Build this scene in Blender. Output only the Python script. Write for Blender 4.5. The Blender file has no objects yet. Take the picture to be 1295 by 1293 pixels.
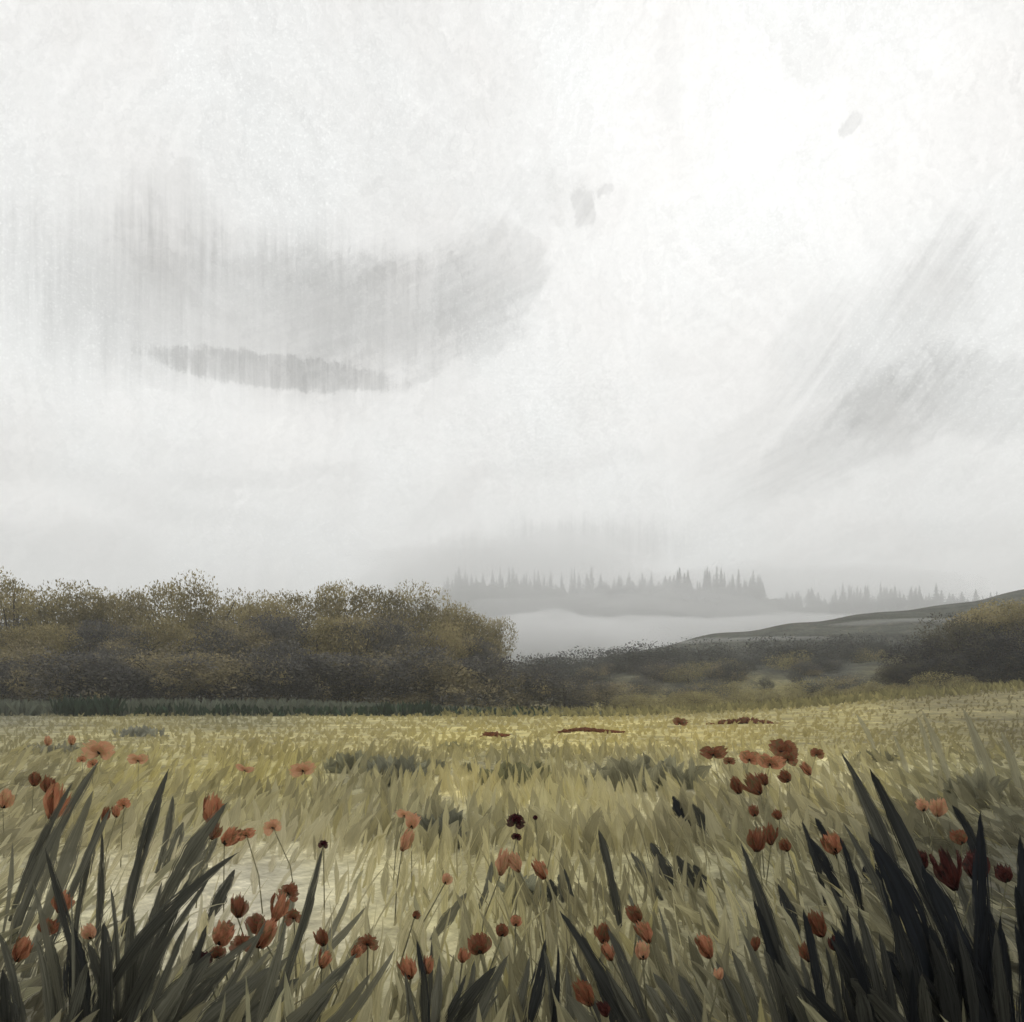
import bpy, math, random
import numpy as np
from mathutils import Vector, noise as mnoise

rng = np.random.default_rng(7)
random.seed(7)
R = math.radians

# ------------------------------------------------------------------ camera, world, sun, exposure
sc = bpy.context.scene
F = 1079.0            # focal length in reference pixels (1295 wide)
HOR = 885.0           # picture row of the true horizon
EYE = 0.80            # eye height in metres, low among the flowers
cam_d = bpy.data.cameras.new("camera")
cam_d.sensor_width = 36.0
cam_d.lens = 36.0 * F / 1295.0
cam_d.shift_y = (HOR - 646.5) / 1295.0
cam_d.clip_start = 0.05
cam_d.clip_end = 6000.0
cam = bpy.data.objects.new("camera", cam_d)
cam.location = (0, 0, EYE)
cam.rotation_euler = (R(90), 0, 0)
sc.collection.objects.link(cam)
sc.camera = cam
sc.view_settings.view_transform = 'Standard'
sc.view_settings.look = 'None'
sc.view_settings.exposure = 0.32
sc.view_settings.gamma = 1.0
sc.render.engine = 'CYCLES'
sc.cycles.use_denoising = True
sc.cycles.transparent_max_bounces = 24
sc.cycles.max_bounces = 5
sc.cycles.diffuse_bounces = 3
sc.cycles.volume_bounces = 2
sc.cycles.transmission_bounces = 1
sc.cycles.glossy_bounces = 1
sc.cycles.use_light_tree = False

SUN_EL, SUN_AZ = 48.0, 25.0      # behind the bright part of the cloud, a little right of the view
sun_d = bpy.data.lights.new("sun", 'SUN')
sun_d.energy = 0.7
sun_d.angle = R(20)
sun_d.color = (1.0, 0.97, 0.92)
sun = bpy.data.objects.new("sun", sun_d)
sun.rotation_euler = (R(90 - SUN_EL), 0, R(180 - SUN_AZ))
sun.location = (20, 40, 60)
sc.collection.objects.link(sun)


class NT:
    """Small helper for building node trees."""
    def __init__(s, tree):
        s.t = tree; s.n = tree.nodes; s.l = tree.links
    def put(s, sock, v):
        if v is None: return
        if isinstance(v, bpy.types.NodeSocket): s.l.new(v, sock)
        elif isinstance(v, (tuple, list)) and len(v) == 3 and sock.type == 'RGBA': sock.default_value = (*v, 1)
        else: sock.default_value = v
    def math(s, op, a, b=None, c=None, clamp=False):
        n = s.n.new('ShaderNodeMath'); n.operation = op; n.use_clamp = clamp
        s.put(n.inputs[0], a); s.put(n.inputs[1], b)
        if c is not None: s.put(n.inputs[2], c)
        return n.outputs[0]
    def vmath(s, op, a, b=None, scale=None):
        n = s.n.new('ShaderNodeVectorMath'); n.operation = op
        s.put(n.inputs[0], a); s.put(n.inputs[1], b)
        if scale is not None: s.put(n.inputs['Scale'], scale)
        return n.outputs['Value'] if op == 'LENGTH' else n.outputs[0]
    def mapping(s, v, loc=(0, 0, 0), rot=0.0, scale=(1, 1, 1), typ='POINT'):
        n = s.n.new('ShaderNodeMapping'); n.vector_type = typ
        s.put(n.inputs['Vector'], v)
        n.inputs['Location'].default_value = loc
        n.inputs['Rotation'].default_value = (0, 0, rot)
        n.inputs['Scale'].default_value = scale
        return n.outputs[0]
    def noise(s, v, scale=1.0, detail=3, rough=0.55, dist=0.0, color=False):
        n = s.n.new('ShaderNodeTexNoise')
        s.put(n.inputs['Vector'], v); n.inputs['Scale'].default_value = scale
        n.inputs['Detail'].default_value = detail; n.inputs['Roughness'].default_value = rough
        n.inputs['Distortion'].default_value = dist
        return n.outputs['Color' if color else 'Fac']
    def mr(s, v, a, b, c=0.0, d=1.0, smooth=False):
        n = s.n.new('ShaderNodeMapRange')
        if smooth: n.interpolation_type = 'SMOOTHSTEP'
        s.put(n.inputs['Value'], v)
        for k, q in zip(('From Min', 'From Max', 'To Min', 'To Max'), (a, b, c, d)): s.put(n.inputs[k], q)
        return n.outputs['Result']
    def daub(s, v, cell, fine, long, seed=0.0, lean=0.0, spread=3.1):
        """patches of bristle marks, each patch brushed in its own direction; returns marks, patch tone"""
        vo = s.n.new('ShaderNodeTexVoronoi'); vo.feature = 'F1'; vo.voronoi_dimensions = '3D'
        s.put(vo.inputs['Vector'], s.vmath('ADD', v, (seed, seed * 0.7, 0.0))); vo.inputs['Scale'].default_value = cell
        sp = s.n.new('ShaderNodeSeparateXYZ'); s.l.new(vo.outputs['Color'], sp.inputs[0])
        ang = s.math('ADD', s.math('MULTIPLY', s.math('SUBTRACT', sp.outputs[0], 0.5), spread), lean)
        vr = s.n.new('ShaderNodeVectorRotate'); vr.rotation_type = 'Z_AXIS'
        s.put(vr.inputs['Vector'], v); s.l.new(ang, vr.inputs['Angle'])
        st = s.noise(s.mapping(vr.outputs[0], scale=(fine, long, long)), 1, 4, 0.7, 0.25)
        return st, sp.outputs[1]
    def mix(s, f, a, b, mode='MIX'):
        n = s.n.new('ShaderNodeMix'); n.data_type = 'RGBA'; n.blend_type = mode
        s.put(n.inputs[0], f); s.put(n.inputs[6], a); s.put(n.inputs[7], b)
        return n.outputs[2]


# ------------------------------------------------------------------ sky: overcast, brushed cloud
w = bpy.data.worlds.new("World"); sc.world = w; w.use_nodes = True
w.cycles.sampling_method = 'MANUAL'; w.cycles.sample_map_resolution = 512
T = NT(w.node_tree); T.n.clear()
tc = T.n.new('ShaderNodeTexCoord').outputs['Generated']
sx = T.n.new('ShaderNodeSeparateXYZ'); T.l.new(tc, sx.inputs[0])
az = T.math('ARCTAN2', sx.outputs[0], sx.outputs[1])
hyp = T.math('SQRT', T.math('ADD', T.math('MULTIPLY', sx.outputs[0], sx.outputs[0]), T.math('MULTIPLY', sx.outputs[1], sx.outputs[1])))
el = T.math('ARCTAN2', sx.outputs[2], hyp)
cm = T.n.new('ShaderNodeCombineXYZ'); T.l.new(az, cm.inputs[0]); T.l.new(el, cm.inputs[1])
P = cm.outputs[0]                      # azimuth and elevation in radians


def azel(px, py):
    x = (px - 647.5) / F; z = (HOR - py) / F
    return math.atan(x), math.atan2(z, math.sqrt(1 + x * x))


wcol = T.vmath('SUBTRACT', T.noise(P, 9, 4, 0.6, color=True), (0.5, 0.5, 0.5))
PW = T.vmath('ADD', P, T.vmath('SCALE', wcol, scale=0.055))
wfine = T.vmath('SUBTRACT', T.noise(P, 60, 3, 0.7, color=True), (0.5, 0.5, 0.5))
PF = T.vmath('ADD', PW, T.vmath('SCALE', wfine, scale=0.022))
PO = T.vmath('ADD', P, T.vmath('SCALE', wfine, scale=0.022))
# brush streaks in different directions
st_v = T.noise(T.mapping(P, scale=(150, 7, 1)), 1, 3, 0.65)
st_v2 = T.noise(T.mapping(T.mapping(PW, rot=R(-4)), scale=(60, 3.5, 1)), 1, 4, 0.7)
st_d = T.noise(T.mapping(T.mapping(P, rot=R(-50)), scale=(5, 100, 1)), 1, 4, 0.65)
st_d2 = T.noise(T.mapping(T.mapping(P, rot=R(-22)), scale=(6, 80, 1)), 1, 4, 0.65)
st_h = T.noise(T.mapping(PW, scale=(4, 26, 1)), 1, 5, 0.65)
soft = T.noise(PW, 4.5, 4, 0.55)
PV = T.vmath('ADD', PW, T.vmath('SCALE', wfine, scale=0.05))
da, ta = T.daub(PV, 5.0, 95, 9, 0.0, 0.0, 2.6)
db, tb = T.daub(PV, 9.0, 150, 14, 3.7, 0.5, 2.2)
grain = T.noise(P, 330, 2, 0.7)


def blob(px, py, rx, ry, ang, vec, edge=0.0):
    a, e = azel(px, py)
    L = T.vmath('LENGTH', T.mapping(vec, loc=(a, e, 0), rot=R(ang), scale=(rx / F, ry / F, 1), typ='TEXTURE'))
    return T.mr(L, 1.0, edge, 0.0, 1.0, smooth=True)


elpx = T.math('MULTIPLY', el, F)
# overall tone, brighter high up and to the right of the middle, greyer low down
base = T.mr(elpx, 90, 560, 0.925, 0.79, smooth=True)
base = T.math('ADD', base, T.math('MULTIPLY', blob(860, 190, 380, 430, 0, PW), 0.17))
base = T.math('ADD', base, T.math('MULTIPLY', blob(1200, 180, 320, 340, 0, PF), 0.13))
base = T.math('ADD', base, T.math('MULTIPLY', T.math('SUBTRACT', soft, 0.5), 0.10))
lay0 = T.mix(T.mr(soft, 0.46, 0.54, smooth=True), st_v, T.mix(T.mr(st_h, 0.45, 0.55), st_d, st_d2))
base = T.math('ADD', base, T.math('MULTIPLY', T.math('SUBTRACT', da, 0.5), 0.30))
base = T.math('ADD', base, T.math('MULTIPLY', T.math('SUBTRACT', db, 0.5), 0.26))
base = T.math('ADD', base, T.math('MULTIPLY', T.math('SUBTRACT', st_v2, 0.5), 0.04))
base = T.math('ADD', base, T.math('MULTIPLY', T.math('SUBTRACT', ta, 0.5), 0.035))
base = T.math('ADD', base, T.math('MULTIPLY', T.math('SUBTRACT', tb, 0.5), 0.035))
base = T.math('ADD', base, T.math('MULTIPLY', T.math('SUBTRACT', T.noise(P, 170, 2, 0.6), 0.5), 0.10))
base = T.math('ADD', base, T.math('MULTIPLY', T.math('SUBTRACT', st_h, 0.5), T.mr(elpx, 420, 120, 0.02, 0.16)))
base = T.math('ADD', base, T.math('MULTIPLY', blob(330, 545, 330, 60, -3, PF), 0.07))
base = T.math('ADD', base, T.math('MULTIPLY', blob(60, 640, 110, 40, 0, PF, 0.3), 0.08))
# (px, py, rx, ry, angle, strength, streaks, vec, edge)
clouds = [
    (290, 390, 470, 145, 2, 0.17, st_v, PW, 0.0),
    (360, 395, 400, 120, 0, 0.10, soft, PF, 0.0),
    (110, 360, 190, 120, 0, 0.04, st_v, PW, 0.2),
    (500, 390, 280, 110, 8, 0.21, st_d2, PF, 0.0),
    (620, 370, 100, 80, 50, 0.14, st_d, PF, 0.5),
    (350, 470, 190, 24, -1, 0.33, st_v, PO, 0.5),
    (230, 300, 120, 75, 85, 0.10, st_v, P, 0.0),
    (180, 300, 50, 100, 0, 0.09, st_v, P, 0.0),
    (1130, 440, 230, 110, 45, 0.17, st_d, PF, 0.0),
    (1080, 550, 270, 75, 24, 0.19, st_d2, PF, 0.0),
    (1120, 530, 80, 60, -60, 0.09, st_v2, PF, 0.2),
    (1235, 500, 110, 60, -20, 0.20, st_d, PF, 0.3),
    (1010, 440, 60, 100, -30, 0.10, st_d, PF, 0.2),
    (738, 262, 18, 28, 12, 0.16, st_d, PO, 0.5),
    (690, 245, 80, 38, 0, 0.07, st_d, PF, 0.3),
    (1075, 158, 17, 12, 30, 0.16, st_d, PO, 0.4),
    (765, 240, 16, 10, 0, 0.16, st_d, PO, 0.3),
    (400, 340, 300, 34, 4, 0.07, st_v, PF, 0.0),
    (240, 650, 260, 22, -3, 0.06, st_h, PF, 0.0),
    (560, 640, 90, 30, 30, 0.07, st_d, PF, 0.0),
    (930, 560, 120, 40, 30, 0.08, st_d2, PF, 0.0),
    (1180, 360, 90, 60, 55, 0.08, st_d, PF, 0.1),
    (560, 460, 120, 12, 28, 0.10, st_d2, PO, 0.1),
    (470, 235, 30, 10, 25, 0.07, st_d2, PO, 0.1),
    (1090, 500, 60, 100, 35, 0.10, st_d, PF, 0.1),
    (1012, 70, 34, 44, 10, 0.05, st_v2, PF, 0.4),
    (845, 90, 26, 80, 10, 0.06, st_v2, PF, 0.2),
    (700, 695, 290, 60, 4, 0.24, st_v, PF, 0.0),
    (1120, 690, 240, 40, 5, 0.07, st_v2, PF, 0.1),
    (90, 600, 170, 30, -8, 0.06, st_h, PF, 0.1),
    (330, 600, 200, 16, 6, 0.07, st_h, PF, 0.1),
    (700, 590, 240, 20, 8, 0.06, st_h, PF, 0.1),
    (90, 690, 170, 46, 0, 0.08, st_h, PF, 0.1),
]
val = base
for (px, py, rx, ry, an, s_, st, vec, ed) in clouds:
    m = blob(px, py, rx, ry, an, vec, ed)
    st = T.math('ADD', T.math('MULTIPLY', st, 0.55), T.math('MULTIPLY', db, 0.45))
    fr = T.mr(T.math('ADD', m, T.math('MULTIPLY', T.math('SUBTRACT', st, 0.5), 1.3)), 0.10, 0.80, smooth=True)
    m = T.math('MULTIPLY', fr, T.mr(m, 0.0, 0.22, smooth=True))
    k = T.math('MULTIPLY', T.mr(st, 0.30, 0.70, 0.45, 1.50), s_)
    val = T.math('MULTIPLY', val, T.math('SUBTRACT', 1.0, T.math('MULTIPLY', m, k)))
# dry brushed bright crumbs and canvas grain
crumb = T.math('MULTIPLY', T.mr(grain, 0.56, 0.66, 0, 0.14, smooth=True), T.mr(soft, 0.42, 0.60))
val = T.math('ADD', val, crumb)
wv = T.n.new('ShaderNodeTexWave'); wv.bands_direction = 'Y'; wv.inputs['Scale'].default_value = 36
wv.inputs['Distortion'].default_value = 11.0; wv.inputs['Detail'].default_value = 1.0; wv.inputs['Detail Scale'].default_value = 3.0
T.l.new(P, wv.inputs['Vector'])
weave = T.math('MULTIPLY', T.math('SUBTRACT', wv.outputs['Fac'], 0.45), T.math('MULTIPLY', blob(700, 530, 230, 120, 15, PF, 0.2), 0.065))
val = T.math('ADD', val, weave)
val = T.math('MULTIPLY', val, T.mr(el, -0.02, -0.2, 1.0, 0.35))
tint = T.mix(T.mr(soft, 0.38, 0.62), (1.0, 0.990, 0.975), (0.988, 1.0, 0.993))
vc = T.n.new('ShaderNodeCombineXYZ')
for i in range(3): T.l.new(val, vc.inputs[i])
cloudcol = T.vmath('MULTIPLY', vc.outputs[0], tint)
cloudcol = T.vmath('SCALE', cloudcol, scale=9.9)
sky = T.n.new('ShaderNodeTexSky'); sky.sky_type = 'NISHITA'; sky.sun_disc = False
sky.sun_elevation = R(SUN_EL); sky.sun_rotation = R(SUN_AZ)
thin = T.vmath('MULTIPLY', sky.outputs[0], (0.012, 0.010, 0.008))   # what little comes through the cloud
bg = T.n.new('ShaderNodeBackground'); bg.inputs['Strength'].default_value = 0.1
T.l.new(T.vmath('ADD', cloudcol, thin), bg.inputs['Color'])
T.l.new(bg.outputs[0], T.n.new('ShaderNodeOutputWorld').inputs['Surface'])


# ------------------------------------------------------------------ helpers
def lin(c):
    c = np.asarray(c, float) / 255.0
    return np.where(c <= 0.04045, c / 12.92, ((c + 0.055) / 1.055) ** 2.4)


def px2w(px, py, d):
    return np.array([(px - 647.5) / F * d, d, EYE - (py - HOR) / F * d])


def gd(py):                       # distance at which flat ground shows on picture row py
    return EYE * F / max(py - HOR, 2.0)


def tag(o, label=None, cat=None, group=None, kind=None):
    if label: o['label'] = label
    if cat: o['category'] = cat
    if group: o['group'] = group
    if kind: o['kind'] = kind
    return o


def empty(name, loc, rz=0.0):
    o = bpy.data.objects.new(name, None); o.location = loc; o.rotation_euler = (0, 0, rz)
    o.empty_display_size = 0.1
    sc.collection.objects.link(o)
    return o


def mesh_obj(name, V, Fc, mat, parent=None, col=None, uv=None, smooth=True, origin=None):
    V = np.asarray(V, float)
    if origin is not None: V = V - np.asarray(origin)
    me = bpy.data.meshes.new(name)
    Fc = np.asarray(Fc, np.int32)
    n, k = Fc.shape
    me.vertices.add(len(V)); me.vertices.foreach_set('co', V.astype(np.float32).ravel())
    me.loops.add(n * k); me.loops.foreach_set('vertex_index', Fc.ravel())
    me.polygons.add(n)
    me.polygons.foreach_set('loop_start', np.arange(0, n * k, k, dtype=np.int32))
    me.polygons.foreach_set('use_smooth', np.full(n, smooth))
    me.update(calc_edges=True)
    if col is not None:
        a = me.color_attributes.new('tint', 'FLOAT_COLOR', 'POINT')
        a.data.foreach_set('color', np.c_[np.clip(col, 0, 1), np.ones(len(V))].astype(np.float32).ravel())
    if uv is not None:
        u = me.uv_layers.new(name='UVMap')
        u.data.foreach_set('uv', np.asarray(uv, np.float32)[Fc.ravel()].ravel())
    me.materials.append(mat)
    o = bpy.data.objects.new(name, me)
    sc.collection.objects.link(o)
    if parent is not None: o.parent = parent
    return o


def strips(P0, P1, P2, Wd, col, nseg=5, side=None, prof='lens', fold=0.25, yaw=0.5, base_w=0.35, seed=0, power=0.8):
    """Leaf-like ribbons along quadratic curves P0-P1-P2; returns verts, quads, colour, uv (u across, v along)."""
    P0, P1, P2 = (np.atleast_2d(np.asarray(p, float)) for p in (P0, P1, P2))
    N = len(P0); r = np.random.default_rng(seed)
    t = np.linspace(0, 1, nseg + 1)[None, :, None]
    C = (1 - t) ** 2 * P0[:, None] + 2 * t * (1 - t) * P1[:, None] + t ** 2 * P2[:, None]
    D = 2 * (1 - t) * (P1 - P0)[:, None] + 2 * t * (P2 - P1)[:, None]
    D /= np.linalg.norm(D, axis=2, keepdims=True) + 1e-9
    y = r.uniform(-yaw, yaw, N)
    nrm = np.stack([np.sin(y), -np.cos(y), np.zeros(N)], 1)[:, None]
    S = np.cross(D, nrm); S /= np.linalg.norm(S, axis=2, keepdims=True) + 1e-9
    Nn = np.cross(S, D)
    tt = np.linspace(0, 1, nseg + 1)
    if prof == 'lens':
        w = np.sin(np.pi * np.clip(tt * 0.94 + 0.05, 0, 1)) ** power
    else:                            # strap: narrow foot, widest past the middle, quick point
        w = (base_w + (1 - base_w) * np.sin(np.pi * 0.5 * np.clip(tt / 0.55, 0, 1))) * np.where(tt > 0.55, np.cos(np.pi * 0.5 * (tt - 0.55) / 0.45) ** power, 1)
    w = np.maximum(w, 0.03)
    wob = 0.16 * np.sin(tt[None] * r.uniform(5, 13, (N, 1)) + r.uniform(0, 6.3, (N, 1))) + r.uniform(-0.09, 0.09, (N, nseg + 1))
    Wv = np.asarray(Wd, float).reshape(-1, 1) * w[None] * (1 + wob)
    Wv = Wv[:, :, None] * 0.5
    A = C - S * Wv; B = C + Nn * Wv * fold; E = C + S * Wv
    V = np.stack([A, B, E], 2).reshape(-1, 3)
    per = (nseg + 1) * 3
    q = []
    for i in range(nseg):
        for j in range(2):
            a = i * 3 + j
            q.append((a, a + 1, a + 4, a + 3))
    q = np.array(q)
    Q = (q[None] + (np.arange(N) * per)[:, None, None]).reshape(-1, 4)
    col = np.broadcast_to(np.atleast_2d(col), (N, 3))
    Cc = np.repeat(col, per, 0)
    off = r.uniform(0, 50, N)
    U = np.broadcast_to(np.array([0, .5, 1.])[None, None], (N, nseg + 1, 3)) + 0
    Vv = np.broadcast_to(tt[None, :, None], (N, nseg + 1, 3))
    UV = np.stack([U + 2 * np.floor(off)[:, None, None], Vv], 3).reshape(-1, 2)
    return V, Q, Cc, UV


def brush_mat(name, dry=0.5, streak=0.5, rough=0.7, alpha=1.0, soft=False, spec=0.15):
    """Fibrous leaf: colour from the mesh, streaks along the blade, frayed dry edges and gaps between the fibres."""
    m = bpy.data.materials.new(name); m.use_nodes = True
    t = NT(m.node_tree); t.n.clear()
    at = t.n.new('ShaderNodeAttribute'); at.attribute_name = 'tint'
    uv = t.n.new('ShaderNodeUVMap').outputs[0]
    s = t.n.new('ShaderNodeSeparateXYZ'); t.l.new(uv, s.inputs[0])
    fu = t.math('FRACT', t.math('MULTIPLY', s.outputs[0], 0.5)); fu = t.math('MULTIPLY', fu, 2.0)
    edge = t.math('ABSOLUTE', t.math('SUBTRACT', fu, 0.5))          # 0 middle .. 0.5 edge
    st = t.noise(t.mapping(uv, scale=(9, 2.2, 1)), 1, 4, 0.7)
    st2 = t.noise(t.mapping(uv, scale=(22, 5, 1)), 1, 2, 0.6)
    st0 = t.noise(t.mapping(uv, scale=(3.2, 1.1, 1)), 1, 3, 0.6)
    k = t.mr(t.math('ADD', t.math('MULTIPLY', st, 0.6), t.math('MULTIPLY', st0, 0.4)), 0.34, 0.68, 1 - streak, 1 + streak * 1.5)
    kk = t.n.new('ShaderNodeCombineXYZ')
    for i in range(3): t.l.new(k, kk.inputs[i])
    col = t.vmath('MULTIPLY', at.outputs['Color'], kk.outputs[0])
    # frayed opacity
    body = t.math('ADD', t.math('MULTIPLY', t.math('ADD', st, st2), 0.5), t.mr(edge, 0.22, 0.5, 0.0, -0.20))
    a = t.mr(body, 0.5 - 0.22 * (1.2 - dry) - 0.06, 0.5 - 0.22 * (1.2 - dry) + 0.02, 0.0 if dry > 0.3 else 0.35, alpha, smooth=True)
    if soft:
        a = t.math('MULTIPLY', a, t.mr(s.outputs[1], 0.0, 0.25, 0.15, 1.0))
    b = t.n.new('ShaderNodeBsdfPrincipled')
    t.l.new(col, b.inputs['Base Color']); b.inputs['Roughness'].default_value = rough
    b.inputs['Specular IOR Level'].default_value = spec
    tr = t.n.new('ShaderNodeBsdfTranslucent'); t.l.new(col, tr.inputs['Color'])
    m1 = t.n.new('ShaderNodeMixShader'); m1.inputs[0].default_value = 0.4
    t.l.new(b.outputs[0], m1.inputs[1]); t.l.new(tr.outputs[0], m1.inputs[2])
    tp = t.n.new('ShaderNodeBsdfTransparent'); m2 = t.n.new('ShaderNodeMixShader')
    t.l.new(a, m2.inputs[0]); t.l.new(tp.outputs[0], m2.inputs[1]); t.l.new(m1.outputs[0], m2.inputs[2])
    t.l.new(m2.outputs[0], t.n.new('ShaderNodeOutputMaterial').inputs[0])
    return m


def leafy_mat(name, c1, c2, scale=1.0, rough=0.85, c3=None):
    m = bpy.data.materials.new(name); m.use_nodes = True
    t = NT(m.node_tree); t.n.clear()
    tcg = t.n.new('ShaderNodeTexCoord').outputs['Object']
    n1 = t.noise(tcg, scale, 4, 0.65, 0.6)
    n2 = t.noise(tcg, scale * 5, 3, 0.7)
    f = t.mr(t.math('ADD', t.math('MULTIPLY', n1, 0.86), t.math('MULTIPLY', n2, 0.14)), 0.40, 0.60, smooth=True)
    col = t.mix(f, c1, c2)
    if c3:
        gp = t.n.new('ShaderNodeNewGeometry').outputs['Position']
        big = t.noise(t.mapping(gp, scale=(0.20, 0.20, 0.42)), 1, 4, 0.62, 0.5)      # drifts of yellowing leaf running through the wood
        col = t.mix(t.mr(t.noise(tcg, scale * 1.7, 3, 0.6), 0.55, 0.68, smooth=True), col, c3)
        col = t.mix(t.mr(big, 0.50, 0.62, 0.0, 0.75, smooth=True), col, c3)
        col = t.mix(t.mr(big, 0.46, 0.36, 0.0, 0.55, smooth=True), col, tuple(v * 0.6 for v in c1))
    b = t.n.new('ShaderNodeBsdfPrincipled'); t.l.new(col, b.inputs['Base Color'])
    b.inputs['Roughness'].default_value = rough; b.inputs['Specular IOR Level'].default_value = 0.1
    tr = t.n.new('ShaderNodeBsdfTranslucent'); t.l.new(col, tr.inputs['Color'])
    mx = t.n.new('ShaderNodeMixShader'); mx.inputs[0].default_value = 0.42
    t.l.new(b.outputs[0], mx.inputs[1]); t.l.new(tr.outputs[0], mx.inputs[2])
    t.l.new(mx.outputs[0], t.n.new('ShaderNodeOutputMaterial').inputs[0])
    return m


# ------------------------------------------------------------------ colours of the meadow (albedo, dry grass, moss, pale bare earth)
CP = [
    # px, py, display colour in even overcast light
    (0, 905, 118, 117, 95), (300, 905, 122, 120, 92), (600, 907, 148, 141, 96), (900, 900, 146, 139, 96), (1200, 895, 100, 94, 66),
    (0, 940, 132, 128, 94), (150, 930, 142, 137, 98), (300, 945, 150, 143, 98), (450, 940, 152, 145, 100), (600, 930, 160, 152, 98), (760, 935, 164, 155, 100),
    (900, 930, 168, 158, 102), (1050, 920, 150, 142, 94), (1200, 935, 132, 126, 86), (1295, 930, 112, 107, 76),
    (0, 985, 134, 130, 98), (200, 985, 152, 146, 100), (340, 985, 150, 143, 92), (480, 985, 118, 116, 90), (600, 1000, 182, 174, 124), (650, 975, 122, 119, 88),
    (800, 975, 140, 136, 102), (930, 990, 146, 142, 108), (1050, 985, 158, 153, 114), (1200, 985, 128, 125, 92), (1295, 985, 116, 114, 84),
    (0, 1050, 142, 138, 108), (120, 1050, 150, 146, 112), (250, 1045, 148, 144, 108), (400, 1040, 142, 138, 104), (560, 1050, 128, 126, 98), (700, 1045, 150, 146, 108),
    (790, 1050, 196, 190, 146), (900, 1060, 138, 135, 104), (1050, 1050, 132, 128, 98), (1200, 1060, 96, 95, 74), (1295, 1060, 84, 84, 68),
    (0, 1110, 172, 169, 138), (150, 1110, 172, 168, 138), (250, 1115, 184, 180, 152), (330, 1115, 190, 187, 162), (420, 1110, 180, 176, 142), (500, 1110, 166, 161, 122),
    (650, 1110, 160, 155, 116), (800, 1110, 152, 148, 110), (950, 1110, 126, 124, 96), (1100, 1110, 96, 95, 76), (1250, 1110, 72, 72, 60),
    (0, 1180, 166, 163, 132), (100, 1170, 156, 154, 126), (200, 1170, 205, 202, 175), (290, 1160, 194, 190, 166), (400, 1170, 190, 186, 156), (480, 1160, 176, 171, 130), (600, 1160, 152, 148, 108),
    (750, 1170, 136, 132, 98), (900, 1180, 126, 123, 94), (1050, 1180, 114, 112, 88), (1200, 1180, 76, 76, 62),
    (0, 1280, 96, 95, 80), (150, 1280, 92, 92, 76), (300, 1280, 116, 114, 92), (430, 1280, 140, 136, 104), (600, 1280, 108, 106, 80), (750, 1280, 112, 109, 82),
    (900, 1280, 104, 102, 80), (1050, 1280, 100, 98, 78), (1250, 1280, 58, 58, 50),
]
CPa = np.array(CP, float)
CPpos = np.c_[CPa[:, 0] / 110.0, CPa[:, 1] / 40.0]
CPcol = lin(CPa[:, 2:5]) * np.array([1.36, 1.33, 1.42]) + 0.01
CPcol = CPcol * np.where(CPa[:, 1] <= 945, 0.84, 1.0)[:, None]      # the far strip is duller, older grass


def meadow_col(x, y):
    """albedo of the meadow at ground point(s) x, y"""
    x = np.asarray(x, float); y = np.maximum(np.asarray(y, float), 0.6)
    px = np.clip(647.5 + x / y * F, -200, 1500); py = np.clip(HOR + EYE * F / y, 880, 1420)
    q = np.stack([px / 110.0, py / 40.0], -1)
    d2 = ((q[..., None, :] - CPpos) ** 2).sum(-1) + 0.12
    wgt = d2 ** -1.7
    return (wgt[..., None] * CPcol).sum(-2) / wgt.sum(-1)[..., None]


# ------------------------------------------------------------------ ground: one sheet out past the ridge
def interp(px, table):
    return np.interp(px, [a for a, _ in table], [b for _, b in table])


HILL = [(-400, 884), (450, 884), (560, 870), (620, 842), (700, 834), (800, 826), (900, 806), (1000, 790), (1100, 782), (1200, 768), (1295, 752), (1700, 730)]
HILL2 = [(-400, 884), (600, 884), (700, 862), (780, 852), (850, 848), (950, 842), (1100, 838), (1200, 846), (1295, 842), (1600, 832)]
RIDGE = [(-400, 800), (200, 790), (430, 800), (500, 775), (560, 752), (600, 742), (700, 748), (760, 756), (850, 750), (950, 752), (1000, 768), (1060, 772), (1130, 768), (1295, 772), (1700, 770)]


def sstep(a, b, v):
    t = np.clip((v - a) / (b - a), 0, 1); return t * t * (3 - 2 * t)


def ground_z(x, y):
    x = np.asarray(x, float); y = np.asarray(y, float)
    ys = np.maximum(y, 1.0)
    px = np.clip(647.5 + x / ys * F, -400, 1700)
    fr = sstep(0.2, 0.9, y / (np.hypot(x, y) + 1e-6))
    z = 0.0 * x
    # bank rising on the right
    z = z + fr * np.maximum(0, (HOR - interp(px, [(-400, 885), (780, 885), (900, 880), (1000, 874), (1130, 862), (1295, 850), (1600, 838)])) / F * 46 + 0) * sstep(22, 46, y) * (1 - 0.6 * sstep(60, 90, y))
    hh = np.maximum(0, EYE + (HOR - interp(px, HILL2)) / F * 92) * sstep(60, 92, y) * (1 - sstep(96, 125, y))
    h1 = np.maximum(0, EYE + (HOR - interp(px, HILL)) / F * 150) * sstep(100, 150, y) * (1 - sstep(156, 230, y))
    h2 = np.maximum(0, EYE + (HOR - interp(px, RIDGE)) / F * 700) * sstep(430, 700, y) * (1 - 0.5 * sstep(720, 1100, y))
    z = z + fr * (hh + h1 + h2)
    rough = sstep(55, 90, y) * 0.5 + sstep(400, 700, y) * 3
    z = z + rough * (np.sin(x * 0.21 + 1.3 * np.sin(y * 0.05)) * 0.5 + np.sin(x * 0.47 + y * 0.03) * 0.35)
    return z


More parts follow.
